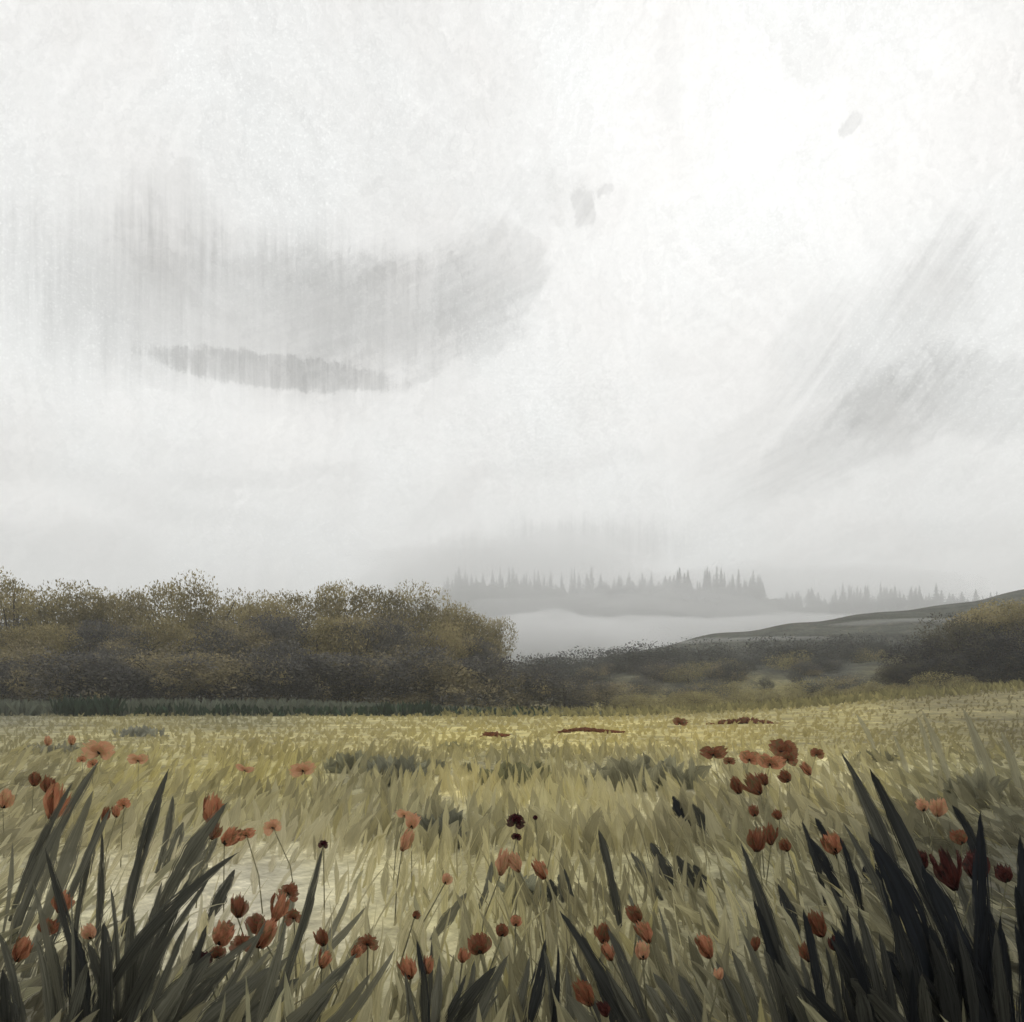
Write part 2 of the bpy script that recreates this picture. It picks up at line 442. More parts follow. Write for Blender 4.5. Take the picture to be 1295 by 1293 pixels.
azs = np.concatenate([np.radians(np.linspace(-180, -45, 28)[:-1]), np.radians(np.linspace(-45, 45, 360)), np.radians(np.linspace(45, 180, 28)[1:])])
rs = np.concatenate([np.array([0.0]), np.geomspace(0.5, 60, 170), np.linspace(61, 300, 90), np.linspace(306, 1300, 90), [1700, 2500, 4000]])
A_, R_ = np.meshgrid(azs, rs)
GX, GY = R_ * np.sin(A_), R_ * np.cos(A_)
GZ = ground_z(GX, GY)
nz = np.array([mnoise.noise(Vector((a * 1.3, b * 1.3, 0))) for a, b in zip(GX.ravel(), GY.ravel())]).reshape(GX.shape)
GZ = GZ + nz * 0.025 * (R_ < 60)
mc = meadow_col(GX.ravel(), GY.ravel())
far = sstep(46, 62, GY.ravel())[:, None]
pxv = 647.5 + GX.ravel() / np.maximum(GY.ravel(), 1) * F
bank = lin((160, 150, 98)); scrub = lin((86, 86, 76)); slate = lin((74, 76, 70))
tl = sstep(500, 760, pxv)[:, None]
hc = scrub * 0.62 * (1 - tl) + bank * 0.75 * tl
mc = mc * np.minimum(1, 0.50 / mc.max(1))[:, None]
mc = mc * (1 - far) + hc * far
far2 = sstep(60, 82, GY.ravel() + 4 * np.sin(GX.ravel() * 0.5))[:, None]
mc = mc * (1 - far2) + slate * far2
nr, na = GX.shape
idx = np.arange(nr * na).reshape(nr, na)
Q = np.stack([idx[:-1, :-1], idx[:-1, 1:], idx[1:, 1:], idx[1:, :-1]], -1).reshape(-1, 4)

m = bpy.data.materials.new('meadow_ground'); m.use_nodes = True
t = NT(m.node_tree); t.n.clear()
at = t.n.new('ShaderNodeAttribute'); at.attribute_name = 'tint'
ob = t.n.new('ShaderNodeTexCoord').outputs['Object']
n1 = t.noise(t.mapping(ob, scale=(1.0, 0.45, 1)), 1.6, 5, 0.65, 1.2)
n2 = t.noise(t.mapping(t.mapping(ob, rot=R(28)), scale=(14, 2.5, 1)), 1, 4, 0.7, 0.4)
n3 = t.noise(t.mapping(ob, scale=(0.16, 0.5, 1)), 1, 5, 0.7, 1.0)
n4 = t.noise(t.mapping(t.mapping(ob, rot=R(-35)), scale=(40, 9, 1)), 1, 3, 0.7, 0.6)
k = t.math('MULTIPLY', t.mr(n1, 0.3, 0.7, 0.72, 1.28), t.mr(n2, 0.3, 0.7, 0.80, 1.20))
k = t.math('MULTIPLY', k, t.mr(n3, 0.3, 0.7, 0.68, 1.32))
n5 = t.noise(t.mapping(ob, scale=(0.030, 0.03, 0.42)), 1, 7, 0.75, 1.5)
k = t.math('MULTIPLY', k, t.mr(n5, 0.36, 0.64, 0.60, 1.55))
gd1, gt1 = t.daub(t.vmath('ADD', ob, t.vmath('SCALE', t.noise(ob, 2.5, 3, 0.6, color=True), scale=0.5)), 2.2, 26, 4.0, 1.3, 0.3)
k = t.math('MULTIPLY', k, t.mr(gd1, 0.3, 0.7, 0.78, 1.24))
k = t.math('MULTIPLY', k, t.mr(gt1, 0.0, 1.0, 0.88, 1.12))
k = t.math('MULTIPLY', k, t.mr(n4, 0.3, 0.7, 0.86, 1.14))
kk = t.n.new('ShaderNodeCombineXYZ')
for i in range(3): t.l.new(k, kk.inputs[i])
col = t.vmath('MULTIPLY', at.outputs['Color'], kk.outputs[0])
dabs = t.noise(t.mapping(ob, scale=(1.1, 0.42, 1)), 1, 5, 0.7, 1.6)      # mossy grey-brown patches lying wider than deep
col = t.mix(t.mr(dabs, 0.53, 0.62, 0, 0.5, smooth=True), col, (0.17, 0.155, 0.115))
col = t.mix(t.mr(t.noise(ob, 0.9, 4, 0.6), 0.45, 0.7, 0, 0.35), col, t.vmath('MULTIPLY', col, (1.04, 0.97, 0.70)))
b = t.n.new('ShaderNodeBsdfPrincipled'); t.l.new(col, b.inputs['Base Color']); b.inputs['Roughness'].default_value = 0.95
b.inputs['Specular IOR Level'].default_value = 0.05
bp = t.n.new('ShaderNodeBump'); bp.inputs['Strength'].default_value = 0.35; bp.inputs['Distance'].default_value = 0.03
t.l.new(n2, bp.inputs['Height']); t.l.new(bp.outputs[0], b.inputs['Normal'])
t.l.new(b.outputs[0], t.n.new('ShaderNodeOutputMaterial').inputs[0])
g = mesh_obj('meadow_ground', np.c_[GX.ravel(), GY.ravel(), GZ.ravel()], Q, m, col=mc * 1.0)
tag(g, kind='structure')

# ------------------------------------------------------------------ haze
def volmat(name, dens, colr, aniso=0.0):
    m = bpy.data.materials.new(name); m.use_nodes = True
    t = NT(m.node_tree); t.n.clear()
    v = t.n.new('ShaderNodeVolumePrincipled'); v.inputs['Density'].default_value = dens
    v.inputs['Color'].default_value = (*colr, 1); v.inputs['Anisotropy'].default_value = aniso
    t.l.new(v.outputs[0], t.n.new('ShaderNodeOutputMaterial').inputs['Volume'])
    return m


def box(name, lo, hi, mat):
    V = [(x, y, z) for x in (lo[0], hi[0]) for y in (lo[1], hi[1]) for z in (lo[2], hi[2])]
    Fq = [(0, 1, 3, 2), (4, 6, 7, 5), (0, 4, 5, 1), (2, 3, 7, 6), (0, 2, 6, 4), (1, 5, 7, 3)]
    return mesh_obj(name, V, Fq, mat, smooth=False)


hz = box('haze', (-4100, -4100, -6), (4100, 4100, 190), volmat('haze_air', 0.0011, (0.97, 0.98, 0.98)))
tag(hz, kind='stuff')


# ------------------------------------------------------------------ mist lying in the valley behind the dark hill
def lump(name, cx, cy, cz, rx, ry, rz, mat, seed=0, n=40):
    V = []; Q = []
    for i in range(n + 1):
        th = math.pi * i / n
        for j in range(2 * n):
            ph = math.pi * j / n
            d = Vector((math.sin(th) * math.cos(ph), math.sin(th) * math.sin(ph), math.cos(th)))
            k = 1 + 0.30 * mnoise.noise(d * 2.2 + Vector((seed, 0, 0))) + 0.12 * mnoise.noise(d * 6 + Vector((0, seed, 0)))
            V.append((cx + d.x * rx * k, cy + d.y * ry * k, cz + d.z * rz * k))
    for i in range(n):
        for j in range(2 * n):
            a = i * 2 * n + j; b_ = i * 2 * n + (j + 1) % (2 * n)
            Q.append((a, a + 2 * n, b_ + 2 * n, b_))
    return mesh_obj(name, V, Q, mat)


mm = volmat('mist_air', 0.034, (0.99, 0.99, 0.99))
d = 400
for (px, py, wpx, hpx, dd, sd) in [(725, 812, 120, 30, 380, 1), (830, 800, 110, 20, 440, 4), (690, 800, 80, 26, 350, 5), (1010, 788, 140, 9, 420, 7), (640, 742, 210, 62, 570, 9), (790, 795, 230, 46, 560, 22), (1010, 757, 260, 44, 560, 12), (980, 812, 130, 4, 138, 14), (1130, 790, 80, 4, 138, 16), (770, 838, 130, 4, 120, 18), (880, 800, 90, 5, 180, 20)]:
    c = px2w(px, py, dd)
    o = lump('mist_bank', c[0], c[1], c[2], wpx / F * dd, 34 if dd > 200 else 10, hpx / F * dd, mm if dd < 500 else volmat('thin_mist_air', 0.016 if px < 800 else 0.013, (0.99, 0.99, 0.99)), sd)
    tag(o, kind='stuff')

# ------------------------------------------------------------------ trees
bark = leafy_mat('bark', (0.06, 0.05, 0.04), (0.11, 0.09, 0.07), 6)


def tube(pts, rad, n=7):
    V = []; Q = []
    pts = [Vector(p) for p in pts]
    for i, p in enumerate(pts):
        dr = (pts[min(i + 1, len(pts) - 1)] - pts[max(i - 1, 0)]).normalized()
        a = dr.orthogonal().normalized(); b_ = dr.cross(a)
        for j in range(n):
            th = 2 * math.pi * j / n
            V.append(tuple(p + (a * math.cos(th) + b_ * math.sin(th)) * rad[i]))
    for i in range(len(pts) - 1):
        for j in range(n):
            Q.append((i * n + j, i * n + (j + 1) % n, (i + 1) * n + (j + 1) % n, (i + 1) * n + j))
    return V, Q


def join(parts):
    V = []; Q = []; o = 0
    for v, q in parts:
        V += list(map(tuple, v)); Q += [tuple(int(i) + o for i in f) for f in q]; o += len(v)
    return V, Q


def crown_mesh(r, w, h, z0, n, leaf, lobes=9):
    """leaf clumps spread through a lobed volume: uneven outline with gaps"""
    L = []
    for i in range(lobes):
        a = r.uniform(0, 2 * math.pi); q = r.uniform(0.1, 0.62)
        zz = r.uniform(0.12, 0.92)
        sh = math.sin(math.pi * min(zz * 0.85 + 0.14, 1)) ** 0.6
        L.append((math.cos(a) * q * w / 2 * sh * 1.3, math.sin(a) * q * w / 2 * sh * 1.3, z0 + zz * h * 0.82, r.uniform(0.16, 0.30) * w))
    L.append((0, 0, z0 + h * 0.55, 0.30 * w))
    L = np.array(L)
    k = r.integers(0, len(L), n)
    dr = r.normal(size=(n, 3)); dr /= np.linalg.norm(dr, axis=1, keepdims=True)
    rad = r.uniform(0.2, 1, n) ** 0.4 * (1 + 0.06 * r.normal(size=n))
    C = L[k, :3] + dr * (L[k, 3] * rad)[:, None] * np.array([1, 1, 0.8])
    up = r.normal(size=(n, 3)) * 0.8 + np.array([0, 0, 0.5]) + dr * 0.7
    up /= np.linalg.norm(up, axis=1, keepdims=True)
    s = np.cross(up, r.normal(size=(n, 3))); s /= np.linalg.norm(s, axis=1, keepdims=True)
    nn = dr * 0.75 + np.array([0, 0, 0.35]) + r.normal(size=(n, 3)) * 0.12
    nn /= np.linalg.norm(nn, axis=1, keepdims=True)
    s = s * np.where((np.cross(up, s) * nn).sum(1) > 0, -1, 1)[:, None]
    ln = leaf * r.uniform(0.6, 1.5, n)[:, None]; wd = ln * r.uniform(0.3, 0.6, n)[:, None]
    V = np.stack([C - up * ln * 0.5, C + s * wd * 0.5, C + up * ln * 0.5, C - s * wd * 0.5], 1).reshape(-1, 3)
    zt = np.percentile(C[:, 2], 99.7); V[:, 2] *= (z0 + h) / zt
    wt = np.percentile(np.abs(C[:, 0]), 99); V[:, :2] *= (w / 2) / wt
    Qd = np.arange(n * 4).reshape(-1, 4)
    return V, Qd, np.repeat(nn, 4, 0)


def tree_proto(name, seed, w, h, mat, leaf, n, trunk_h=0.25, lobes=9):
    r = np.random.default_rng(seed)
    root = empty(name, (0, 0, 0))
    V, Qd, NN = crown_mesh(r, w, h * (1 - trunk_h * 0.6), h * trunk_h * 0.4, n, leaf, lobes)
    cr = mesh_obj('crown', V, Qd, mat, root, smooth=True)
    cr.data.normals_split_custom_set_from_vertices([tuple(v) for v in NN])
    parts = [tube([(0, 0, -0.3), (0.05 * w, 0, h * 0.3), (0, 0.03 * w, h * 0.7)], [0.035 * h, 0.024 * h, 0.008 * h])]
    for i in range(5):
        a = r.uniform(0, 6.28); z = h * r.uniform(0.2, 0.5)
        parts.append(tube([(0.03 * w, 0, z), (math.cos(a) * w * .18, math.sin(a) * w * .18, z + h * .14), (math.cos(a) * w * .32, math.sin(a) * w * .32, z + h * .3)], [0.012 * h, 0.008 * h, 0.003 * h], 5))
    V, Qd = join(parts)
    mesh_obj('trunk', V, Qd, bark, root)
    return root


def dup(root, loc, rz, scale, mat=None):
    c = root.copy(); sc.collection.objects.link(c)
    c.location = loc; c.rotation_euler = (0, 0, rz); c.scale = scale
    for ch in list(root.children):
        k = ch.copy(); sc.collection.objects.link(k); k.parent = c
        if mat and ch.name.startswith('crown'):
            k.material_slots[0].link = 'OBJECT'; k.material_slots[0].material = mat
    return c


olive = leafy_mat('olive_leaves', (0.20, 0.168, 0.080), (0.38, 0.322, 0.155), 0.45, c3=(0.47, 0.39, 0.20))
dusk = leafy_mat('grey_brown_leaves', (0.098, 0.096, 0.094), (0.185, 0.175, 0.15), 0.4, c3=(0.40, 0.335, 0.18))
slateleaf = leafy_mat('dark_slate_leaves', (0.030, 0.030, 0.034), (0.065, 0.066, 0.064), 0.4, c3=(0.15, 0.135, 0.08))
used = set()
ORD = 'first second third fourth fifth sixth seventh eighth ninth tenth eleventh twelfth thirteenth fourteenth fifteenth'.split()


def place(protos, key, px, ytop, d, wpx, label, group, cat='tree', hmul=1.0, yb=None, mat=None, name=None):
    """a tree at distance d whose top shows at picture row ytop"""
    pr, w0, h0 = protos[key % len(protos)]
    x = (px - 647.5) / F * d
    z = float(ground_z(np.array([x]), np.array([d]))[0]) - 0.05
    top = EYE + (HOR - ytop) / F * d
    h = max(top - z, 0.5) * hmul; w = wpx / F * d
    s = (w / w0, w / w0, h / h0)
    rz = rng.uniform(0, 6.28)
    if pr.name not in used:
        used.add(pr.name)
        o = pr; o.location = (x, d, z); o.rotation_euler = (0, 0, rz); o.scale = s
        if mat:
            for ch in o.children:
                if ch.name.startswith('crown'): ch.material_slots[0].link = 'OBJECT'; ch.material_slots[0].material = mat
    else:
        o = dup(pr, (x, d, z), rz, s, mat)
    tag(o, label, cat, group)
    return o


TP = [(tree_proto('broadleaf_tree', 11 + i, 7.0, 8.0, olive, 0.16, 12500, 0.25, 13), 7.0, 8.0) for i in range(5)]
G1 = 'olive trees along the top of the wood on the left'
# tall olive-brown trees of the left wood: (px, top row, distance, width px)
back = [(-60, 722, 64, 150), (18, 722, 60, 120), (78, 736, 62, 110), (128, 748, 64, 90), (178, 752, 63, 80), (222, 740, 62, 90), (265, 732, 60, 105), (312, 748, 64, 90),
        (360, 752, 62, 95), (405, 742, 63, 105), (455, 746, 61, 100), (500, 742, 63, 100), (545, 752, 65, 90), (585, 768, 66, 80), (618, 786, 68, 56)]
lab = {1: 'tall olive tree at the left edge of the wood, paling into the sky', 6: 'pointed olive-brown tree forming the highest peak in the middle of the left wood',
       13: 'small olive tree second from the misty end of the left wood', 14: 'smallest olive tree at the misty right end of the left wood', 3: 'lower olive tree dipping between the left edge tree and the pointed one'}
for i, (px, yt, d, wp) in enumerate(back):
    place(TP, i, px, yt - 8, d, wp * 1.15, lab.get(i, f'{ORD[i]} olive-brown tree from the left on the skyline of the left wood'), G1)
# second row, a little lower and in front
row2 = [(-20, 775, 56, 120), (50, 782, 55, 110), (110, 778, 56, 110), (165, 786, 55, 100), (225, 772, 56, 110), (290, 778, 55, 110), (345, 770, 56, 110), (400, 774, 55, 110), (455, 778, 56, 100), (510, 772, 57, 105), (560, 782, 58, 90), (603, 800, 60, 64)]
for i, (px, yt, d, wp) in enumerate(row2):
    place(TP, i + 2, px, yt, d, wp * 1.15, f'{ORD[i]} tree from the left in the lower middle rank of the left wood', 'middle rank of the left wood', mat=dusk if i % 3 != 1 else olive)
BP = [(tree_proto('dark_bush', 31 + i, 5.0, 4.0, dusk, 0.13, 8500, 0.1, 10), 5.0, 4.0) for i in range(3)]
row3 = [(-30, 815, 50, 120), (35, 808, 49, 110), (95, 826, 50, 110), (150, 820, 49, 110), (210, 812, 50, 110), (270, 824, 49, 110), (330, 812, 50, 110), (385, 820, 49, 100), (440, 826, 50, 110), (500, 816, 50, 110), (555, 822, 51, 110), (612, 828, 52, 90), (665, 842, 54, 80), (715, 852, 55, 70), (765, 862, 56, 60)]
for i, (px, yt, d, wp) in enumerate(row3):
    l_ = f'{ORD[i]} dark grey-brown bush from the left along the foot of the left wood'
    if i == 14: l_ = 'lowest dark bush at the far right end of the row under the left wood'
    place(BP, i, px, yt, d, wp * 1.2, l_, 'dark bushes at the foot of the left wood', 'bush')
# right wood
rw = [(1168, 800, 60, 90, slateleaf), (1215, 772, 62, 100, slateleaf), (1262, 756, 63, 110, olive), (1320, 748, 62, 120, olive), (1240, 800, 56, 100, slateleaf), (1300, 782, 57, 110, slateleaf), (1190, 826, 54, 80, slateleaf), (1140, 836, 58, 60, slateleaf), (1275, 822, 52, 90, slateleaf)]
rl = ['dark slate tree standing first on the right-hand wood beside the misty hill', 'dark tree rising second along the right-hand wood', 'olive-topped tree on the skyline of the right-hand wood', 'olive tree at the very right edge of the picture',
      'dark dense tree in front of the olive-topped one in the right wood', 'blackish tree under the olive one at the right edge', 'low dark tree on the bank at the lower left of the right wood', 'lowest dark bushy tree where the right wood meets the slope', 'short blackish tree at the foot of the right wood']
for i, (px, yt, d, wp, mt) in enumerate(rw):
    place(TP, i + 1, px, yt, d, wp * 1.15, rl[i], 'trees of the right-hand wood', mat=mt)

# scrub on the bank and on the dark hill
SP = [(tree_proto('scrub_bush', 51 + i, 5.0, 2.0, dusk, 0.11, 3600, 0.05, 11), 5.0, 2.0) for i in range(3)]
bushm = leafy_mat('ochre_leaves', (0.24, 0.21, 0.10), (0.42, 0.37, 0.18), 0.8)
sl2 = leafy_mat('slate_scrub_leaves', (0.06, 0.064, 0.062), (0.13, 0.132, 0.115), 0.6)
for i in range(85):
    px = rng.uniform(770, 1380); d = rng.uniform(48, 66)
    x = (px - 647.5) / F * d; z = float(ground_z(np.array([x]), np.array([d]))[0])
    yt = HOR - (z + rng.uniform(0.5, 1.2) - EYE) / F * 0 - ((z + rng.uniform(0.5, 1.3)) - EYE) * F / d
    place(SP, i, px, yt, d, (EYE + (HOR - yt) * d / F - z) * rng.uniform(1.8, 3) * F / d, 'ochre scrub bush on the ' + ('lower left' if px < 1050 else 'upper right') + ' part of the rising bank', 'ochre bushes on the ' + ('lower left' if px < 1050 else 'upper right') + ' bank', 'bush', mat=bushm)
for i in range(140):
    px = rng.uniform(640, 1380); d = rng.uniform(84, 124)
    x = (px - 647.5) / F * d; z = float(ground_z(np.array([x]), np.array([d]))[0])
    yt = HOR - (z + rng.uniform(1.0, 3.4) - EYE) * F / d
    place(SP, i, px, yt, d, (EYE + (HOR - yt) * d / F - z) * rng.uniform(2.4, 4.6) * F / d, 'slate-grey scrub bush on the ' + ('low left end' if px < 850 else 'middle' if px < 1080 else 'high right end') + ' of the dark hill', 'scrub bushes on the ' + ('low left end' if px < 850 else 'middle' if px < 1080 else 'high right end') + ' of the dark hill', 'bush', mat=sl2)

for i in range(62):
    px = rng.uniform(700, 1200); d = rng.uniform(62, 86)
    x = (px - 647.5) / F * d; z = float(ground_z(np.array([x]), np.array([d]))[0])
    hgt = rng.uniform(0.7, 1.8)
    place(SP, i, px, HOR - (z + hgt - EYE) * F / d, d, hgt * rng.uniform(2.2, 3.6) * F / d, 'grey-brown scrub bush in the hollow ' + ('behind the centre of the meadow edge' if px < 900 else 'behind the ochre bank'),
          'scrub bushes in the hollow ' + ('beyond the meadow edge' if px < 900 else 'beyond the ochre bank'), 'bush', mat=(dusk, sl2, bushm)[i % 3 if px > 850 else i % 2])

# misty conifers on the far ridge
cmat = leafy_mat('conifer_needles', (0.06, 0.065, 0.06), (0.11, 0.115, 0.10), 0.4)


def conifer_proto(seed):
    r = np.random.default_rng(seed)
    root = empty('conifer', (0, 0, 0))
    n = 700
    zz = r.uniform(0.1, 1, n) ** 0.9
    rad = (1 - zz) * 3.4 * r.uniform(0.2, 1.15, n) * (0.75 + 0.35 * np.sin(zz * 50)) + 0.15
    a = r.uniform(0, 2 * np.pi, n)
    C = np.c_[np.cos(a) * rad, np.sin(a) * rad, zz * 20]
    up = np.c_[np.cos(a), np.sin(a), -0.55 + 0 * a] + r.normal(size=(n, 3)) * 0.25
    s = np.cross(up, r.normal(size=(n, 3))); s /= np.linalg.norm(s, axis=1, keepdims=True)
    q = (1.15 - zz)[:, None]
    V = np.stack([C - up * .7 * q, C + s * .45 * q, C + up * .9 * q, C - s * .45 * q], 1).reshape(-1, 3)
    mesh_obj('crown', V, np.arange(n * 4).reshape(-1, 4), cmat, root, smooth=False)
    V, Qd = tube([(0, 0, -1), (0, 0, 10), (0, 0, 20.5)], [0.35, 0.22, 0.05], 6)
    mesh_obj('trunk', V, Qd, bark, root)
    return root


CPr = [(conifer_proto(70 + i), 6.5, 20.0) for i in range(4)]
CS = {540: 'palest misty conifer at the left end of the far ridge above the mist bank', 755: 'misty conifer left of the darkest stand on the far ridge', 850: 'grey conifer in the darkest and tallest stand of the far ridge', 975: 'small conifer in the low gap of the far ridge', 1050: 'misty conifer in the stand right of the gap in the far ridge', 1180: 'misty conifer on the right end of the ridge above the right wood'}
k = 0
for (x0, x1, y0, y1, n, dd) in [(560, 760, 716, 742, 46, 760), (755, 860, 722, 746, 30, 690), (850, 965, 716, 746, 42, 640), (975, 1050, 742, 764, 18, 690), (1050, 1185, 736, 762, 44, 640), (1180, 1300, 745, 764, 26, 700)]:
    for j in range(n):
        px = x0 + (x1 - x0) * (j + rng.uniform(0.1, 0.9)) / n
        place(CPr, k, px, rng.uniform(y0, y1), dd + rng.uniform(-25, 25), rng.uniform(8, 17), CS.get(x0, CS[540]), f'{CS.get(x0, CS[540])} group'.replace('conifer ', 'conifers ').replace(' group', ''), 'conifer')
        k += 1

# ------------------------------------------------------------------ grey-green reed band and dark green tufts in front of the wood
soft_m = brush_mat('dry_grass_fibre', dry=0.5, streak=0.22, alpha=0.75, soft=True)
near_m = brush_mat('grass_fibre', dry=0.55, streak=0.35, alpha=0.92)
dark_m = brush_mat('strap_leaf_fibre', dry=0.72, streak=0.72, rough=0.65)
pale_m = brush_mat('pale_leaf_fibre', dry=0.7, streak=0.25, alpha=0.75, soft=True)


def field(name, n, px_rng, d_rng, length, width, colfn, lean, mat, seed, nseg=3, kind='stuff', dens=None, fold=0.2, yaw=0.6, logd=True):
    r = np.random.default_rng(seed)
    px = r.uniform(*px_rng, n)
    if logd: dist = np.exp(r.uniform(math.log(d_rng[0]), math.log(d_rng[1]), n))
    else: dist = r.uniform(*d_rng, n)
    x = (px - 647.5) / F * dist
    if dens is not None:
        keep = r.uniform(size=n) < dens(px, dist); px, dist, x = px[keep], dist[keep], x[keep]
    n = len(x)
    z = ground_z(x, dist)
    L = length(px, dist, r); W = width(px, dist, r)
    le = lean(px, dist, r)
    P0 = np.c_[x, dist, z - 0.01]
    tipx = x + np.sin(le) * L; tipz = z + np.cos(le) * L
    ty = dist + r.normal(0, 0.15, n) * L
    P2 = np.c_[tipx, ty, tipz]
    cv = r.normal(0, 0.10, n) * L
    P1 = (P0 + P2) / 2 + np.c_[-np.cos(le) * cv - 0.08 * np.sin(le) * L, 0 * x, np.abs(np.sin(le)) * 0.18 * L + 0 * cv]
    V, Qd, C, UV = strips(P0, P1, P2, W, colfn(x, dist, r), nseg, fold=fold, yaw=yaw, seed=seed)
    o = mesh_obj(name, V, Qd, mat, col=C, uv=UV)
    tag(o, kind=kind)
    return o


def leanfn(px, d, r):
    base = 0.85 * (620 - px) / 647.0
    return np.clip(base + r.normal(0, 0.28, len(px)), -1.25, 1.25)


def tones(amount, shift=None):
    def f(x, y, r):
        c = meadow_col(x, y)
        n = len(x)
        k = np.exp(r.normal(0, amount, n))[:, None]
        sel = r.uniform(size=n)
        grey = lin((100, 97, 80)); yel = lin((176, 166, 108)); cream = lin((205, 200, 172)); dk = lin((70, 70, 58))
        out = c * k
        out = np.where((sel < 0.20)[:, None], 0.55 * out + 0.45 * grey, out)
        out = np.where(((sel > 0.20) & (sel < 0.28))[:, None], 0.6 * out + 0.4 * yel, out)
        out = np.where(((sel > 0.28) & (sel < 0.36))[:, None], 0.6 * out + 0.4 * cream, out)
        out = np.where(((sel > 0.36) & (sel < 0.46))[:, None], 0.5 * out + 0.5 * dk * 1.2, out)
        pn = np.array([mnoise.noise(Vector((a * 1.1, b_ * 0.55, 3.0))) + 0.5 * mnoise.noise(Vector((a * 3.1, b_ * 1.4, 9.0))) for a, b_ in zip(x, y)])
        ms = np.clip((pn - 0.08) / 0.35, 0, 1)[:, None] * 0.55
        out = out * (1 - ms) + lin((98, 94, 78)) * ms                      # mossy drifts
        out = out * np.exp(0.30 * np.clip(-pn, 0, 1))[:, None]
        nf = np.clip(1.35 - y / 16, 0.12, 1)[:, None]
        out = c * (1 - nf) + out * nf
        out = np.maximum(out * 1.10, 0.01) * np.array([1, 0.985, 0.94])
        return out * np.minimum(1, 0.52 / out.max(1))[:, None]
    return f


# gray-green band below the wood
gg = lin((98, 103, 90)); dg = lin((44, 58, 46))
field('grey_green_reeds', 5200, (-80, 800), (41, 47), lambda p, d, r: r.uniform(0.35, 0.95, len(p)) * np.clip((860 - p) / 500, 0.25, 1), lambda p, d, r: r.uniform(0.10, 0.3, len(p)),
      lambda x, y, r: gg * np.exp(r.normal(0, 0.18, len(x)))[:, None], lambda p, d, r: r.normal(0, 0.35, len(p)), near_m, 5)
for (px0, px1, n, hh, lb) in [(68, 150, 200, 0.95, 'dense dark green reed clump below the wood, nearest the left edge'), (150, 330, 130, 0.55, 'thin broken line of dark green reeds right of the dense clump'),
                              (330, 480, 120, 0.40, 'low dotted line of blackish reeds under the middle of the wood'), (470, 560, 130, 0.6, 'dark green reeds below the right half of the wood'),
                              (555, 690, 110, 0.35, 'last low blackish reeds fading out right of the wood')]:
    r = np.random.default_rng(px0)
    px = r.uniform(px0, px1, n); dd = r.uniform(39.5, 41, n); x = (px - 647.5) / F * dd
    L = r.uniform(0.5, 1, n) * hh; le = r.normal(0, 0.3, n)
    P0 = np.c_[x, dd, 0 * x + 0.0 + r.uniform(0.0, 0.25, n)]; P2 = P0 + np.c_[np.sin(le) * L, 0 * x, np.cos(le) * L]
    V, Qd, C, UV = strips(P0, (P0 + P2) / 2, P2, r.uniform(0.08, 0.2, n), dg * np.exp(r.normal(0, 0.3, n))[:, None], 3, seed=px0)
    c0 = np.array([V[:, 0].mean(), 40.2, 0])
    tag(mesh_obj('reed_clump', V, Qd, near_m, col=C, uv=UV, origin=c0), lb, 'reeds', None, 'stuff').location = c0

# ------------------------------------------------------------------ meadow grass, far to near
bare = lambda p, d: 1 - 0.86 * np.exp(-(((p - 300) / 190) ** 2 + ((HOR + EYE * F / d - 1175) / 80) ** 2))
field('far_meadow_grass', 6000, (-150, 1450), (11, 44), lambda p, d, r: r.uniform(0.05, 0.14, len(p)) * (0.6 + d / 30), lambda p, d, r: r.uniform(0.03, 0.09, len(p)) * (0.5 + d / 25),
      tones(0.09), lambda p, d, r: r.normal(0.25, 0.75, len(p)), soft_m, 21, 3)
field('middle_meadow_grass', 3000, (-150, 1450), (4.2, 13), lambda p, d, r: r.uniform(0.10, 0.30, len(p)), lambda p, d, r: r.uniform(0.02, 0.085, len(p)),
      tones(0.20), leanfn, soft_m, 22, 4, dens=bare)
field('near_meadow_grass', 1900, (-200, 1500), (1.7, 5.0), lambda p, d, r: r.uniform(0.07, 0.22, len(p)), lambda p, d, r: r.uniform(0.010, 0.036, len(p)),
      tones(0.28), leanfn, near_m, 23, 6, dens=bare)
field('meadow_edge_grass', 2600, (560, 1450), (38, 50), lambda p, d, r: r.uniform(0.2, 0.55, len(p)), lambda p, d, r: r.uniform(0.08, 0.22, len(p)),
      lambda x, y, r: (lin((128, 122, 84)) * 1.1)[None] * np.exp(r.normal(0, 0.22, len(x)))[:, None] * (1 - 0.3 * (y > 45))[:, None], lambda p, d, r: r.normal(-0.2, 0.5, len(p)), soft_m, 27, 3)
def darkcol(x, y, r):
    c = lin((140, 137, 112)); return c * np.exp(r.normal(0, 0.35, len(x)))[:, None]
edge_d = lambda p, d: np.clip(0.10 + ((p - 620) / 647.0) ** 2 * 0.6 + 0.5 * (p > 1050), 0, 1) * np.clip((3.4 - d) / 1.2, 0.12, 1)
field('dark_understorey_grass', 700, (-200, 1500), (1.5, 3.6), lambda p, d, r: r.uniform(0.10, 0.26, len(p)), lambda p, d, r: r.uniform(0.012, 0.036, len(p)),
      darkcol, leanfn, near_m, 24, 6, dens=edge_d)
field('fine_meadow_grass', 1500, (-150, 1450), (1.8, 9), lambda p, d, r: r.uniform(0.10, 0.28, len(p)), lambda p, d, r: r.uniform(0.003, 0.007, len(p)) * (0.6 + d / 5),
      tones(0.35), leanfn, near_m, 25, 5, dens=bare)

